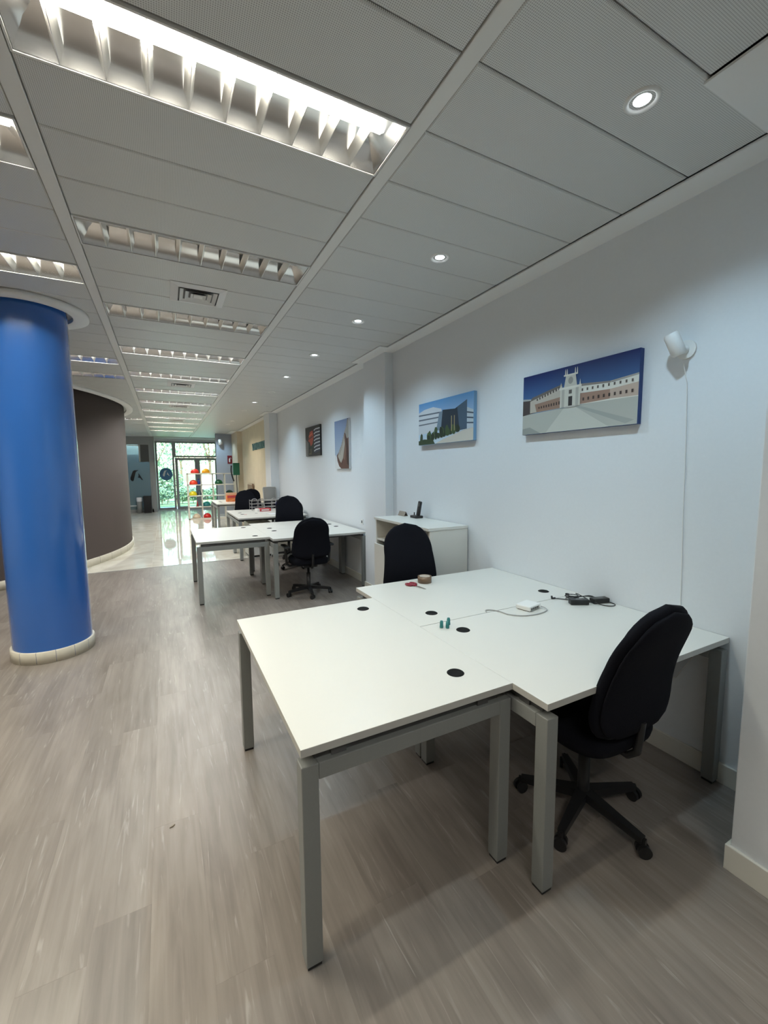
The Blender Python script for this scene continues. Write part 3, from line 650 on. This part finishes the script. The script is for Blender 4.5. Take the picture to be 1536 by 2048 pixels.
tag(MB().tube([(2.385, 1.265, 2.12), (2.412, 1.255, 2.02), (2.416, 1.245, 1.7), (2.414, 1.235, 1.3), (2.416, 1.225, 1.0), (2.415, 1.22, .78), (2.416, 1.21, .73), (2.40, 1.14, .60), (2.41, 1.22, .45), (2.412, 1.5, .35)], .0022, 6).build('sensor_cable', 'white_plastic'),
    'thin white cable hanging down the wall from the near motion sensor', 'cable')

# ------------------------------------------------------------------ white cabinet and what stands on it
cb = thing('cabinet', 'low white storage cabinet with an open upper compartment against the wall', 'cabinet', (2.20, 3.53, 0))
B(-.225, .205, -.53, .53, 1.058, 1.083).build('top_panel', 'desk_white', cb, bevel=.002)
for y in (-.525, .505): B(-.205, .205, y, y + .02, .012, 1.058).build('side_panel', 'desk_white', cb, bevel=.0015)
B(.19, .205, -.505, .505, .012, 1.058).build('back_panel', 'desk_white', cb); B(-.205, .19, -.505, .505, .012, .05).build('plinth', 'desk_white', cb)
B(-.20, .19, -.505, .505, .60, .62).build('shelf', 'desk_white', cb); B(-.20, .19, -.505, .505, .84, .858).build('shelf', 'desk_white', cb)
for y in (-.525, .003): 
    dd_ = B(-.225, -.206, y, y + .522, .05, .80).build('door', 'desk_white', cb, bevel=.0015)
    MB().tube([(-.226, y + (.46 if y < 0 else .06), .55), (-.244, y + (.46 if y < 0 else .06), .55), (-.244, y + (.46 if y < 0 else .06), .70), (-.226, y + (.46 if y < 0 else .06), .70)], .005, 6).build('handle', 'grey_alu', dd_)
ph = thing('cordless_phone', 'black cordless phone standing in its cradle on the white cabinet', 'phone', (2.32, 3.74, 1.083), -PI / 2)
B(-.065, .055, -.045, .045, 0, .026).build('cradle', 'black_plastic', ph, bevel=.006); MB().tube([(-.05, 0, .02), (-.05, 0, .055)], .006, 6).build('stub_aerial', 'black_plastic', ph)
hs = MB().box(-.024, .024, -.014, .014, 0, .155).build('handset', 'black_plastic', ph, bevel=.009); hs.location = (.005, .012, .022); hs.rotation_euler = (-.10, .14, 0)
B(-.016, .016, -.0155, -.0140, .10, .135).build('display', 'dark_steel', hs)
mat('taupe', (.24, .20, .16), .6)
bx = thing('desk_calendar', 'small brown folded card standing left of the phone on the cabinet', 'card', (2.30, 4.00, 1.083), -PI / 2)
MB().add([(-.07, -.025, 0), (.07, -.025, 0), (.07, .0, .05), (-.07, .0, .05), (-.07, .025, 0), (.07, .025, 0)], [(0, 1, 2, 3), (5, 4, 3, 2)]).build('card_fold', 'taupe', bx)
B(-.045, .045, -.026, .026, 0, .006).build('card_base', 'taupe', bx)

# ------------------------------------------------------------------ small things on the first desks
tp = thing('tape_roll', 'roll of brown packing tape lying on the desk near the scissors', 'tape', (1.665, 2.575, T))
mat('tape_brown', (.16, .10, .06), .35); mat('tape_core', (.55, .50, .44), .7)
MB().lathe([(.040, 0), (.051, 0), (.051, .048), (.040, .048), (.040, 0)], 36).build('tape', 'tape_brown', tp); MB().lathe([(.037, .0005), (.040, .0005), (.040, .0475), (.037, .0475), (.037, .0005)], 36).build('core', 'tape_core', tp)
sc_ = thing('scissors', 'red handled scissors lying closed on the desk beside the tape roll', 'scissors', (1.548, 2.505, T), R(-80))
mat('red_plastic', (.22, .012, .03), .4)
for sg in (-1, 1):
    hnd = [(-.055 + .030 * math.cos(2 * PI * k / 14), sg * .020 + .017 * math.sin(2 * PI * k / 14), .007) for k in range(15)]
    MB().tube(hnd, .0065, 8, caps=False).tube([(-.03, sg * .010, .006), (.005, -sg * .002, .006)], .006, 8).build('handle', 'red_plastic', sc_)
    MB().prismz([(.0, -.008 * sg), (.02, .008 * sg), (.105, .001 * sg), (.02, -.004 * sg)][::sg], .003 + .002 * (sg + 1) / 2, .005 + .002 * (sg + 1) / 2).build('blade', 'chrome', sc_)
mat('teal_plastic', (.02, .17, .17), .4)
for i, (x, y, hgt, lb) in enumerate(((1.252, 1.772, .040, 'small teal cylinder standing on the desk, left of the three'), (1.276, 1.752, .040, 'small teal cylinder standing on the desk, front right of the three'), (1.310, 1.790, .040, 'small teal cylinder standing on the desk, rear right of the three'))):
    q = thing('marker_cap', lb, 'cap', (x, y, T), 0, 'teal cylinders on the near desks')
    MB().lathe([(.0001, 0), (.0085, 0), (.0095, .002), (.0090, hgt * .8), (.0078, hgt * .82), (.0074, hgt - .002), (.0001, hgt)], 16).build('body', 'teal_plastic', q); MB().lathe([(.0096, .006), (.0100, .007), (.0100, .010), (.0094, .011)], 16).build('grip_ring', 'teal_plastic', q)
hb = thing('network_hub', 'small white network hub with a row of ports on the desk', 'hub', (1.888, 1.783, T), R(14.5))
B(-.062, .062, -.048, .048, .003, .030).build('case', 'white_plastic', hb, bevel=.006)
for k in range(5): B(-.052 + .021 * k, -.037 + .021 * k, -.0492, -.0478, .009, .021).build('port', 'dark_steel', hb)
for sx in (-1, 1): B(sx * .05 - .006, sx * .05 + .006, -.035, .035, 0, .004).build('rubber_foot', 'black_plastic', hb)
def smooth_path(pts, n=8):
    pts = [Vector(p) for p in pts]; out = []
    for i in range(len(pts) - 1):
        p0, p1, p2, p3 = pts[max(i - 1, 0)], pts[i], pts[i + 1], pts[min(i + 2, len(pts) - 1)]
        for k in range(n):
            t = k / n; out.append(.5 * ((2 * p1) + (p2 - p0) * t + (2 * p0 - 5 * p1 + 4 * p2 - p3) * t * t + (3 * p1 - p0 - 3 * p2 + p3) * t ** 3))
    return out + [pts[-1]]
mat('grey_cable', (.42, .42, .41), .5)
zc = T + .0042
nc = thing('network_cable', 'grey network cable looping out of the white hub across the desk joint', 'cable', (0, 0, 0))
MB().tube(smooth_path([(1.945, 1.742, T + .016), (1.962, 1.722, T + .008), (1.950, 1.698, zc), (1.90, 1.680, zc), (1.82, 1.676, zc), (1.745, 1.700, zc), (1.70, 1.752, zc), (1.692, 1.806, zc), (1.672, 1.850, zc), (1.640, 1.868, zc), (1.622, 1.852, zc), (1.628, 1.838, T - .01)]), .0032, 8).build('cord', 'grey_cable', nc)
MB().bar((1.937, 1.757, T + .016), (1.944, 1.740, T + .016), .012, .010).build('plug', 'white_plastic', nc)
def adopt(o, p):            # o is modelled in world coordinates, p is a top-level thing
    o.parent = p; o.matrix_parent_inverse = (Matrix.Translation(p.location) @ Matrix.Rotation(p.rotation_euler[2], 4, 'Z')).inverted(); return o
def adapter(x, y, rz, lb):
    t = thing('power_adapter', lb, 'power adapter', (x, y, T), rz, 'power adapters on the near desks')
    B(-.055, .055, -.024, .024, 0, .032).build('brick', 'black_plastic', t, bevel=.005); B(-.02, .02, -.015, .015, .0316, .0325).build('label_plate', 'dark_steel', t)
    MB().tube([(.054, 0, .016), (.072, 0, .013)], [.008, .004], 8).build('strain_relief', 'black_plastic', t); return t
ad1 = adapter(2.215, 1.690, R(-28), 'black power adapter with a coiled tangle of cord, nearer the white hub'); ad2 = adapter(2.352, 1.648, R(-15), 'black power adapter nearer the wall, its cord in a wide loop')
zb = T + .0035; rr = random.Random(11)
pth = [(2.175, 1.832, T + .004), (2.19, 1.818, zb), (2.215, 1.79, zb), (2.26, 1.765, zb)]
for k in range(22): a = 2 * PI * k / 7 + .4; pth.append((2.262 + .048 * math.cos(a) * rr.uniform(.7, 1.25), 1.775 + .026 * math.sin(a) * rr.uniform(.7, 1.3), zb + .0012 * k + rr.uniform(0, .003)))
pth += [(2.30, 1.70, T + .02), (2.29, 1.665, T + .012)]
c1 = ad1
adopt(MB().tube(smooth_path(pth, 5), .0028, 6).build('cord', 'black_plastic'), c1); adopt(MB().tube([(2.150, 1.838, T + .006), (2.176, 1.832, T + .006)], .0055, 8).bar((2.152, 1.837, T + .004), (2.150, 1.838, T + .022), .009, .009).build('jack', 'black_plastic'), c1)
c2 = ad2
adopt(MB().tube(smooth_path([(2.298, 1.655, T + .012), (2.318, 1.60, zb), (2.335, 1.572, zb), (2.365, 1.560, zb), (2.395, 1.575, zb), (2.405, 1.62, zb), (2.404, 1.69, zb), (2.385, 1.735, zb + .012), (2.34, 1.755, zb + .010), (2.31, 1.79, zb), (2.30, 1.83, zb), (2.315, 1.85, zb)], 6), .003, 6).tube(smooth_path([(2.30, 1.80, zb + .002), (2.35, 1.79, zb), (2.395, 1.76, zb), (2.408, 1.70, zb + .006), (2.39, 1.66, T + .02)], 6), .003, 6).build('cord', 'black_plastic'), c2)
adopt(B(2.306, 2.322, 1.845, 1.862, T, T + .011).build('plug', 'black_plastic'), c2)
# bit of debris on the floor
db = tag(MB().prismz([(0, 0), (.012, .002), (.022, .010), (.019, .013), (.006, .006)], .0, .004).build('wood_chip', 'taupe', loc=(-.066, 1.985, .0005)), 'tiny brown chip of debris lying on the wood floor', 'debris')

# ------------------------------------------------------------------ wall sockets by the second desk group
def socket(label, loc, w, h, holes):
    t = thing('wall_socket', label, 'socket', loc, -PI / 2, 'wall sockets')
    B(-w / 2, w / 2, -.010, 0, -h / 2, h / 2).build('plate', 'white_plastic', t, bevel=.003)
    for x, z in holes: B(x - .018, x + .018, -.0125, -.0095, z - .018, z + .018).build('outlet', 'dark_steel', t, bevel=.003)
    return t
socket('small white wall plate with one black outlet above the second desk group', (WX, 5.34, .865), .075, .075, [(0, 0)])
socket('white socket block low on the wall beside the pilaster, upper one', (WX, 5.13, .60), .085, .16, [(0, .035), (0, -.035)])
tk = tag(B(-.02, .0, -.02, .02, .10, .70).build('cable_duct', 'grey_cable', loc=(WX, 5.10, 0), bevel=.003), 'grey vertical cable duct between second desk group and pilaster', 'cable duct')

# ------------------------------------------------------------------ things on and around the third and fourth groups
mat('wire_grey', (.42, .42, .42), .35, metal=.6)
def rack(x, y, rz, label):
    t = thing('letter_rack', label, 'letter rack', (x, y, T), rz, 'wire letter racks on the third desk group')
    for sx in (-1, 1):
        MB().tube(smooth_path([(sx * .012, -.12, 0), (sx * .012, -.12, .20), (sx * .03, -.12, .235), (sx * .07, -.12, .245), (sx * .11, -.12, .235), (sx * .125, -.12, .20), (sx * .125, -.12, 0)], 4), .006, 6).build('side_frame', 'wire_grey', t)
    for z in (.06, .13, .20):
        m = MB()
        m.tube([(-.13, -.11, z), (.13, -.11, z), (.13, .13, z), (-.13, .13, z), (-.13, -.11, z)], .004, 6)
        for k in range(1, 6): m.tube([(-.13 + .043 * k, -.11, z), (-.13 + .043 * k, .13, z)], .0025, 5)
        m.build('wire_tray', 'wire_grey', t)
    for sx in (-1, 1): MB().tube([(sx * .13, .13, 0), (sx * .13, .13, .22)], .004, 6).build('post', 'wire_grey', t)
    return t
rack(1.70, 9.17, 0, 'grey wire letter rack in front of the black chairs, left of two'); rack(2.03, 9.20, .5, 'grey wire letter rack beside the mesh backed chair, right of two')
rb = thing('box', 'flat red and white cardboard box lying before the wire racks', 'box', (1.76, 8.86, T), R(8))
mat('red_card', (.50, .06, .07), .6)
B(-.14, .14, -.09, .09, 0, .055).build('carton', 'red_card', rb, bevel=.002); B(-.141, -.10, -.091, .091, -.0 + .0002, .0555).build('band', 'white_plastic', rb); B(-.06, .10, -.0915, -.09, .015, .04).build('label_strip', 'white_plastic', rb)
bt = thing('bottle', 'dark blue drinks bottle standing on the third desk group', 'bottle', (1.975, 8.50, T))
MB().lathe([(.0001, 0), (.033, 0), (.035, .01), (.035, .15), (.028, .185), (.015, .205), (.015, .225)], 20).build('body', 'bottle_glass', bt); MB().lathe([(.0175, .215), (.0175, .242), (.0001, .244)], 16).build('cap', 'black_plastic', bt)
mat('paper', (.78, .79, .82), .8); mat('pink_paper', (.55, .28, .30), .8)
for i, (x, y, rz, m, w, l, lb) in enumerate(((1.80, 8.18, .3, 'paper', .15, .21, 'white paper sheet lying near the bottle on the third desk'), (1.93, 8.02, -.2, 'paper', .15, .21, 'white paper sheet lying closest to the black chair on the third desk'),
                                      (1.32, 8.30, .1, 'pink_paper', .05, .05, 'small pink note on the left end of the third desk'), (1.55, 8.45, .5, 'dark_steel', .03, .05, 'small dark object on the third desk between note and papers'))):
    q = tag(MB().add([(-w / 2, -l / 2, .0005), (w / 2, -l / 2, .0005), (w / 2, l / 2, .0005), (-w / 2, l / 2, .0005), (-w / 2, -l / 2, .002), (w / 2, -l / 2, .003), (w / 2, l / 2, .002), (-w / 2, l / 2, .005)], [(3, 2, 1, 0), (4, 5, 6, 7), (0, 1, 5, 4), (1, 2, 6, 5), (2, 3, 7, 6), (3, 0, 4, 7)]).build('paper_sheet' if m == 'paper' else 'note', m, loc=(x, y, T), rotz=rz), lb, 'paper', 'papers on the third desk group')
pr = thing('label_printer', 'small white office machine at the wall end of the third desk group', 'printer', (2.27, 8.05, T), -PI / 2)
B(-.13, .13, -.07, .07, 0, .13).build('case', 'white_plastic', pr, bevel=.01); B(-.10, .10, -.0715, -.069, .03, .055).build('slot', 'dark_steel', pr); B(-.11, .11, -.05, .05, .13, .14).build('lid', 'grey_cable', pr, bevel=.003)
pd = thing('drawer_pedestal', 'white drawer pedestal under the third desk group', 'drawers', (1.50, 8.14, 0))
B(-.2, .2, -.25, .25, .03, .64).build('body', 'desk_white', pd, bevel=.003); B(-.19, .19, -.24, .24, 0, .03).build('plinth', 'black_plastic', pd)
for k in range(3):
    q = B(-.197, .197, -.262, -.25, .04 + .2 * k, .23 + .2 * k).build('drawer', 'desk_white', pd, bevel=.002); B(-.05, .05, -.270, -.262, .18 + .2 * k, .192 + .2 * k).build('handle', 'grey_alu', q)
mat('orange_card', (.75, .22, .06), .6); mat('cream_card', (.75, .55, .38), .6)
ob = thing('brochure_box', 'orange and red brochure holder on the farthest desk group', 'box', (1.58, 12.1, T), R(10))
B(-.14, .14, -.06, .06, 0, .17).build('lower_box', 'orange_card', ob, bevel=.002); B(-.13, .13, -.065, -.06, .10, .165).build('red_front', 'red_card', ob); B(-.14, .14, .02, .055, .17, .24).build('back_flap', 'cream_card', ob)
MB().bar((-.12, -.12, .01), (.06, -.20, .10), .03, .004).build('loose_leaflet', 'cream_card', ob)
pb = thing('display_case', 'low brown framed display standing against the beige panelled wall', 'display', (2.36, 13.62, 0), -PI / 2)
mat('case_brown', (.22, .15, .10), .6, noise=.4, scale=9)
B(-.45, .45, -.10, .02, 0, .93).build('stand', 'case_brown', pb, bevel=.004); B(-.40, .40, -.03, .01, .93, 1.19).build('print_panel', 'case_brown', pb); B(-.40, .40, -.034, -.03, 1.16, 1.185).build('top_edge', 'beige_panel', pb)
# mesh backed chair behind the third group
mc = thing('office_chair', 'chair with pale grey mesh back by the wall behind the third desk group', 'chair', (2.17, 9.83, 0), R(180), 'office chairs at the desks')
glassmat('grey_mesh', (.75, .75, .75), diff=.55, dcol=(.36, .36, .35), rough=.6)
cushion(lambda u: .15 - .015 * (1 - u), .86, 1.19, .014, 10, 28, lambda u, x: -.22 - .05 * u + .4 * x * x, 1.2, .3).build('mesh_back', 'grey_mesh', mc)
fr_ = [(x, -.222 - .05 * (z - .86) / .33 + .4 * x * x, z) for x, z in ((-.13, .60), (-.14, .86), (-.152, 1.17), (-.14, 1.195), (0, 1.20), (.14, 1.195), (.152, 1.17), (.14, .86), (.13, .60))]
MB().tube(fr_, .010, 8).build('back_frame', 'grey_cable', mc)
cushion(lambda u: .14, .60, .87, .05, 8, 28, lambda u, x: -.215 + .4 * x * x, .87, .35).build('lumbar_pad', 'black_fabric', mc)
B(-.23, .23, -.22, .22, .47, .54).build('seat', 'black_fabric', mc, bevel=.03, seg=4); MB().tube([(0, -.05, .47), (0, -.26, .46), (0, -.255, .66)], .02, 8).build('back_bar', 'black_plastic', mc)
MB().tube([(0, 0, .08), (0, 0, .47)], .026, 14).build('gas_column', 'black_plastic', mc)
for k in range(5):
    a = 2 * PI * k / 5; MB().bar((.02, 0, .085), (.28, 0, .066), .045, .036, 0, .028, .024).build('base_arm', 'black_plastic', mc, rotz=a)
    MB().tube([(.28, -.02, .027), (.28, .02, .027)], .027, 14).build('castor', 'black_plastic', mc, rotz=a)

# ------------------------------------------------------------------ helmet shelf
SY = 15.3; S0, S1 = .62, 2.16
sh = thing('display_shelf', 'open white metal shelf with safety helmets before the entrance doors', 'shelf', (0, SY, 0))
lev = [.03, .42, .785, 1.15, 1.515]
for z in lev: B(S0, S1, -.15, .15, z - .03, z).build('shelf_board', 'white_metal', sh, bevel=.002)
for x in (S0, 1.045, 1.40, 1.775, S1 - .035):
    for y in (-.15, .115): B(x, x + (.045 if x == S0 else .025), y, y + .035, 0 if x in (S0, S1 - .035) or x > 1.7 else .03, 1.515).build('upright', 'white_metal', sh)
def helmet(x, lv, col, label, brim=1, s_=1.0):
    k = cm(*col, rough=.3); t = thing('safety_helmet', label, 'helmet', (x, SY - .02, lev[lv] + .0005), R(-80 if brim > 0 else 80), 'safety helmets on the display shelf'); t.scale = (s_,) * 3
    prof = [(.112, .012), (.116, .03), (.112, .06), (.098, .095), (.070, .125), (.035, .140), (.0001, .144)]
    d = MB().lathe(prof, 26); d.v = [(x_ * .95, y_ * 1.12, z_) for x_, y_, z_ in d.v]; d.build('dome', k, t)
    vs = []; n = 26
    for r_, z in ((.108, .010), (.0, 0)):
        for i in range(n):
            a = 2 * PI * i / n; ex = .128 + (.045 * max(0, -math.sin(a)) ** 2)
            rr_ = r_ if r_ else ex; vs.append((rr_ * .95 * math.cos(a), rr_ * 1.05 * math.sin(a), z if r_ else .004))
    vs += [(x_, y_, z_ + .006) for x_, y_, z_ in vs[n:2 * n]]
    MB().add(vs, [(i, (i + 1) % n, n + (i + 1) % n, n + i) for i in range(n)] + [(n + i, n + (i + 1) % n, 2 * n + (i + 1) % n, 2 * n + i) for i in range(n)] + [(2 * n + i, 2 * n + (i + 1) % n, (i + 1) % n, i) for i in range(n)], 0, True).build('brim', k, t)
    MB().tube([(0, -.10, .075), (0, -.06, .128), (0, 0, .146), (0, .06, .132), (0, .11, .075)], .010, 8).build('ridge', k, t); return t
HS = 1.0
helmet(.875, 4, (222, 52, 42), 'red safety helmet on top of the shelf, left of the yellow one'); helmet(1.215, 4, (238, 172, 20), 'amber yellow safety helmet on top of the shelf')
helmet(.815, 3, (232, 70, 40), 'orange red safety helmet on the second level beside the blue bottle'); helmet(1.60, 3, (20, 96, 60), 'green safety helmet on the second level in the third bay', -1)
helmet(.785, 2, (226, 210, 30), 'lemon yellow safety helmet on the middle level at the left end'); helmet(1.93, 2, (14, 62, 46), 'dark green safety helmet on the middle level at the right end', -1)
helmet(1.19, 1, (24, 116, 120), 'teal safety helmet on the second lowest level'); helmet(.86, 0, (214, 200, 176), 'cream safety helmet on the lowest level, left one'); helmet(1.19, 0, (204, 40, 36), 'red safety helmet on the lowest level, right one')
mat('bottle_blue', (.02, .06, .35), .3); mat('dark_navy', (.02, .035, .07), .5); mat('cone_red', (.35, .03, .03), .5)
q = thing('spray_bottle', 'blue bottle beside the orange red helmet', 'bottle', (.98, SY, lev[3])); MB().lathe([(.0001, 0), (.045, 0), (.045, .10), (.02, .13), (.018, .16)], 16).build('body', 'bottle_blue', q); B(-.03, .02, -.012, .012, .16, .185).build('trigger', 'bottle_blue', q)
q = thing('ear_defenders', 'dark navy ear defenders on the middle shelf level', 'ear defenders', (.98, SY, lev[2])); 
for sx in (-1, 1): MB().tube([(sx * .035, 0, .045), (sx * .07, 0, .045)], [.045, .035], 14).build('ear_cup', 'dark_navy', q)
MB().tube([(.06 * math.cos(a), 0, .06 + .09 * math.sin(a)) for a in [PI * k / 12 for k in range(13)]], .008, 6).build('headband', 'dark_navy', q)
q = thing('traffic_cone', 'small dark red cone on the second lowest shelf level', 'cone', (.905, SY, lev[1])); MB().lathe([(.0001, .19), (.012, .19), (.035, .012), (.035, .0)], 16).build('cone', 'cone_red', q); B(-.045, .045, -.045, .045, 0, .012).build('foot_plate', 'cone_red', q)
# green box on a post, fire sign, bins, lettering
gb = thing('first_aid_stand', 'green box on a dark post right of the helmet shelf', 'stand', (2.115, 14.95, 0)); mat('box_green', L3(20, 96, 74), .45)
MB().tube([(.02, 0, .02), (.02, 0, 1.45)], .018, 10).build('post', 'dark_steel', gb); MB().lathe([(.0001, .02), (.12, .02), (.13, 0), (.0001, 0)], 24, (.02, 0, 0)).build('foot_disc', 'dark_steel', gb); B(-.085, .12, -.09, .02, 1.445, 1.85).build('box', 'box_green', gb, bevel=.004)
st = tag(MB().tube(smooth_path([(0, 0, 1.76), (-.015, -.02, 1.60), (.01, -.02, 1.42), (.06, -.02, 1.24)], 5), [.035] + [.022] * 15, 8).build('hanging_strap', 'black_plastic', gb, loc=(-.135, -.04, 0)), '', 'x')
del st['category']; st['label'] = 'black strap hanging down'
sg = thing('fire_sign', 'red fire extinguisher sign with white pictogram on the far blue grey wall', 'sign', (2.17, 16.597, 2.0)); mat('sign_red', L3(120, 16, 30), .5)
B(-.09, .07, -.006, 0, -.15, .15).build('plate', 'sign_red', sg); MB().tube([(-.02, -.008, -.09), (-.02, -.008, .03), (-.02, -.008, .055)], [.024, .024, .010], 10).tube([(-.02, -.008, .06), (.02, -.008, .075), (.035, -.008, .02)], .006, 6).build('pictogram', 'white_plastic', sg)
bn = thing('waste_bin', 'black square waste bin before the glass partition', 'bin', (-.655, 18.62, 0))
MB().add([(-.125, -.12, 0), (.125, -.12, 0), (.125, .12, 0), (-.125, .12, 0), (-.14, -.135, .64), (.14, -.135, .64), (.14, .135, .64), (-.14, .135, .64)], [(3, 2, 1, 0), (0, 1, 5, 4), (1, 2, 6, 5), (2, 3, 7, 6), (3, 0, 4, 7)]).build('body', 'black_plastic', bn); MB().box(-.145, .145, -.14, -.125, .62, .65).box(-.145, .145, .125, .14, .62, .65).box(-.145, -.13, -.125, .125, .62, .65).box(.13, .145, -.125, .125, .62, .65).build('rim', 'black_plastic', bn)
gn = thing('waste_bin', 'grey bin with white liner left of the black bin', 'bin', (-.93, 18.66, 0)); MB().lathe([(.0001, 0), (.085, 0), (.10, .46)], 20).build('body', 'grey_alu', gn); MB().lathe([(.098, .44), (.104, .46), (.106, .56), (.085, .60), (.06, .58)], 20).build('liner', 'paper', gn)
mat('letter_teal', L3(58, 92, 104), .4, metal=.3); rr = random.Random(5)
ws = thing('wall_lettering', 'row of dark teal raised letters on the beige panelled wall', 'lettering', (WX - .021, 12.15, 2.29), -PI / 2)
y = -1.08; forms = ['v', 'o', 'n', 'v', 'u', 'o', 'n', 'i', 'n', 'o', 'u', 'i']
for k, f_ in enumerate(forms):
    w = .15 if f_ != 'i' else .06; m = MB(); t_ = .045
    if f_ == 'v': m.bar((y, -.012, .095), (y + w / 2, -.012, -.095), t_, .02, upv=(0, 1, 0)).bar((y + w / 2, -.012, -.095), (y + w, -.012, .095), t_, .02, upv=(0, 1, 0))
    elif f_ == 'o': m.box(y, y + t_, -.022, 0, -.095, .095).box(y + w - t_, y + w, -.022, 0, -.095, .095).box(y + t_, y + w - t_, -.022, 0, .055, .095).box(y + t_, y + w - t_, -.022, 0, -.095, -.055)
    elif f_ == 'n': m.box(y, y + t_, -.022, 0, -.095, .095).box(y + w - t_, y + w, -.022, 0, -.095, .095).bar((y + t_ * .6, -.011, .08), (y + w - t_ * .6, -.011, -.08), t_ * .8, .02, upv=(0, 1, 0))
    elif f_ == 'u': m.box(y, y + t_, -.022, 0, -.095, .095).box(y + w - t_, y + w, -.022, 0, -.095, .095).box(y + t_, y + w - t_, -.022, 0, -.095, -.055)
    else: m.box(y, y + t_, -.022, 0, -.095, .095)
    m.build('letter', 'letter_teal', ws); y += w + .035
B(y - .20, y - .16, -.022, 0, .125, .165).build('accent', 'letter_teal', ws)

# ------------------------------------------------------------------ outside the entrance
mat('paving', (.42, .42, .40), .8, noise=.1); mat('grass', (.15, .22, .09), .9, noise=.3, scale=8)
mat('leaf_a', (.11, .19, .11), .6); mat('leaf_b', (.19, .27, .14), .6); mat('leaf_c', (.09, .16, .12), .6); mat('bark', (.12, .08, .05), .9, noise=.3, scale=10)
struct(B(-14, 16, YE + .7, 21.3, -.12, -.02).build('ground_paving', 'paving')); struct(B(-.46, WX + .1, YE, YE + .7, -.12, -.001).build('ground_threshold', 'paving')); struct(B(-30, 40, 21.3, 75, -.12, -.03).build('ground_lawn', 'grass'))
def foliage(center, rad, n, size, seed):
    rr = random.Random(seed); m = MB()
    for i in range(n):
        while True:
            p = Vector((rr.uniform(-1, 1), rr.uniform(-1, 1), rr.uniform(-1, 1)))
            if .25 < p.length < 1: break
        c = Vector((center[0] + p.x * rad[0], center[1] + p.y * rad[1], center[2] + p.z * rad[2])); s_ = size * rr.uniform(.6, 1.4)
        a = Vector((rr.gauss(0, 1), rr.gauss(0, 1), rr.gauss(0, 1))).normalized(); b_ = a.orthogonal().normalized()
        m.add([c - a * s_, c + b_ * s_ * .45, c + a * s_, c - b_ * s_ * .45], [(0, 1, 2, 3)], rr.choice((0, 0, 1, 1, 2)))
    return m
def plant(name, label, cat, x, y, rad, h, n, size, seed, trunk=True, group=None):
    t = thing(name, label, cat, (x, y, -.03), 0, group)
    o = foliage((0, 0, h), rad, n, size, seed).build('foliage', ['leaf_a', 'leaf_b', 'leaf_c'], t); o['kind'] = 'stuff'
    if trunk:
        MB().tube([(0, 0, 0), (.05, .02, h * .5), (0, 0, h)], [.09, .07, .04], 8).build('trunk', 'bark', t)
        for k in range(3): a = k * 2.1; MB().tube([(.03, 0, h * .55), (.4 * rad[0] * math.cos(a), .4 * rad[1] * math.sin(a), h * 1.05)], [.045, .02], 6).build('branch', 'bark', t)
    else:
        for k in range(5): MB().tube([(rad[0] * (k - 2) * .35, 0, 0), (rad[0] * (k - 2) * .38, 0, h)], .015, 5).build('stem', 'bark', t)
    return t
for k, x in enumerate((-.45, .95, 2.35, 3.75)):
    plant('hedge', 'clipped hedge outside, %s' % ('behind the left entrance pane', 'behind the left door', 'behind the right door', 'right of the doors')[k], 'hedge', x, 23.2, (.69, .35, .38), .50, 1500, .055, 20 + k, False, 'hedge outside the entrance')
plant('shrub', 'bright green shrub behind the hedge, left of the doors', 'shrub', .1, 24.6, (.8, .5, .8), 1.0, 1500, .075, 41, False)
for k, (x, y, rad, h, lb) in enumerate(((-.6, 27, (2.0, 1.5, 1.6), 3.1, 'broad tree outside behind the left entrance pane'), (2.6, 30, (2.4, 1.6, 1.9), 3.9, 'tree outside behind the doors, nearer'), (5.6, 28, (2.0, 1.6, 1.8), 3.4, 'tree outside behind the right door'),
                                        (1.2, 40, (3.2, 2, 2.6), 4.2, 'far tree outside behind the doors'), (-3.6, 36, (3, 2, 2.6), 4.0, 'far tree outside to the left'))):
    plant('tree', lb, 'tree', x, y, rad, h, 1300, .10, 60 + k, True, 'trees outside the entrance')
car = thing('car', 'silver parked car outside behind the helmet shelf', 'car', (3.0, 26.6, -.03), R(4)); mat('car_silver', (.55, .60, .62), .25, metal=.4); mat('car_window', (.25, .36, .40), .05)
MB().prism([(-2.0, .28), (2.0, .28), (2.05, .60), (1.95, .80), (1.15, .92), (.55, 1.36), (-.75, 1.40), (-1.45, .98), (-1.98, .90), (-2.05, .55)], -.82, .82).build('body', 'car_silver', car, bevel=.06, seg=3)
for a, b_ in ((-.60, -.02), (.06, .62)): MB().prism([(a - (.55 if a < 0 else 0), .95), (b_ + (.38 if b_ > .1 else 0), .95), (b_, 1.29), (a, 1.32)], -.83, -.815).build('side_window', 'car_window', car)
for x in (-1.3, 1.3):
    w_ = MB().tube([(x, -.86, .31), (x, -.66, .31)], .31, 24).build('wheel', 'black_plastic', car); MB().tube([(x, -.87, .31), (x, -.855, .31)], .19, 16).build('hub_cap', 'chrome', w_)
    MB().tube([(x, .66, .31), (x, .86, .31)], .31, 24).build('wheel', 'black_plastic', car)
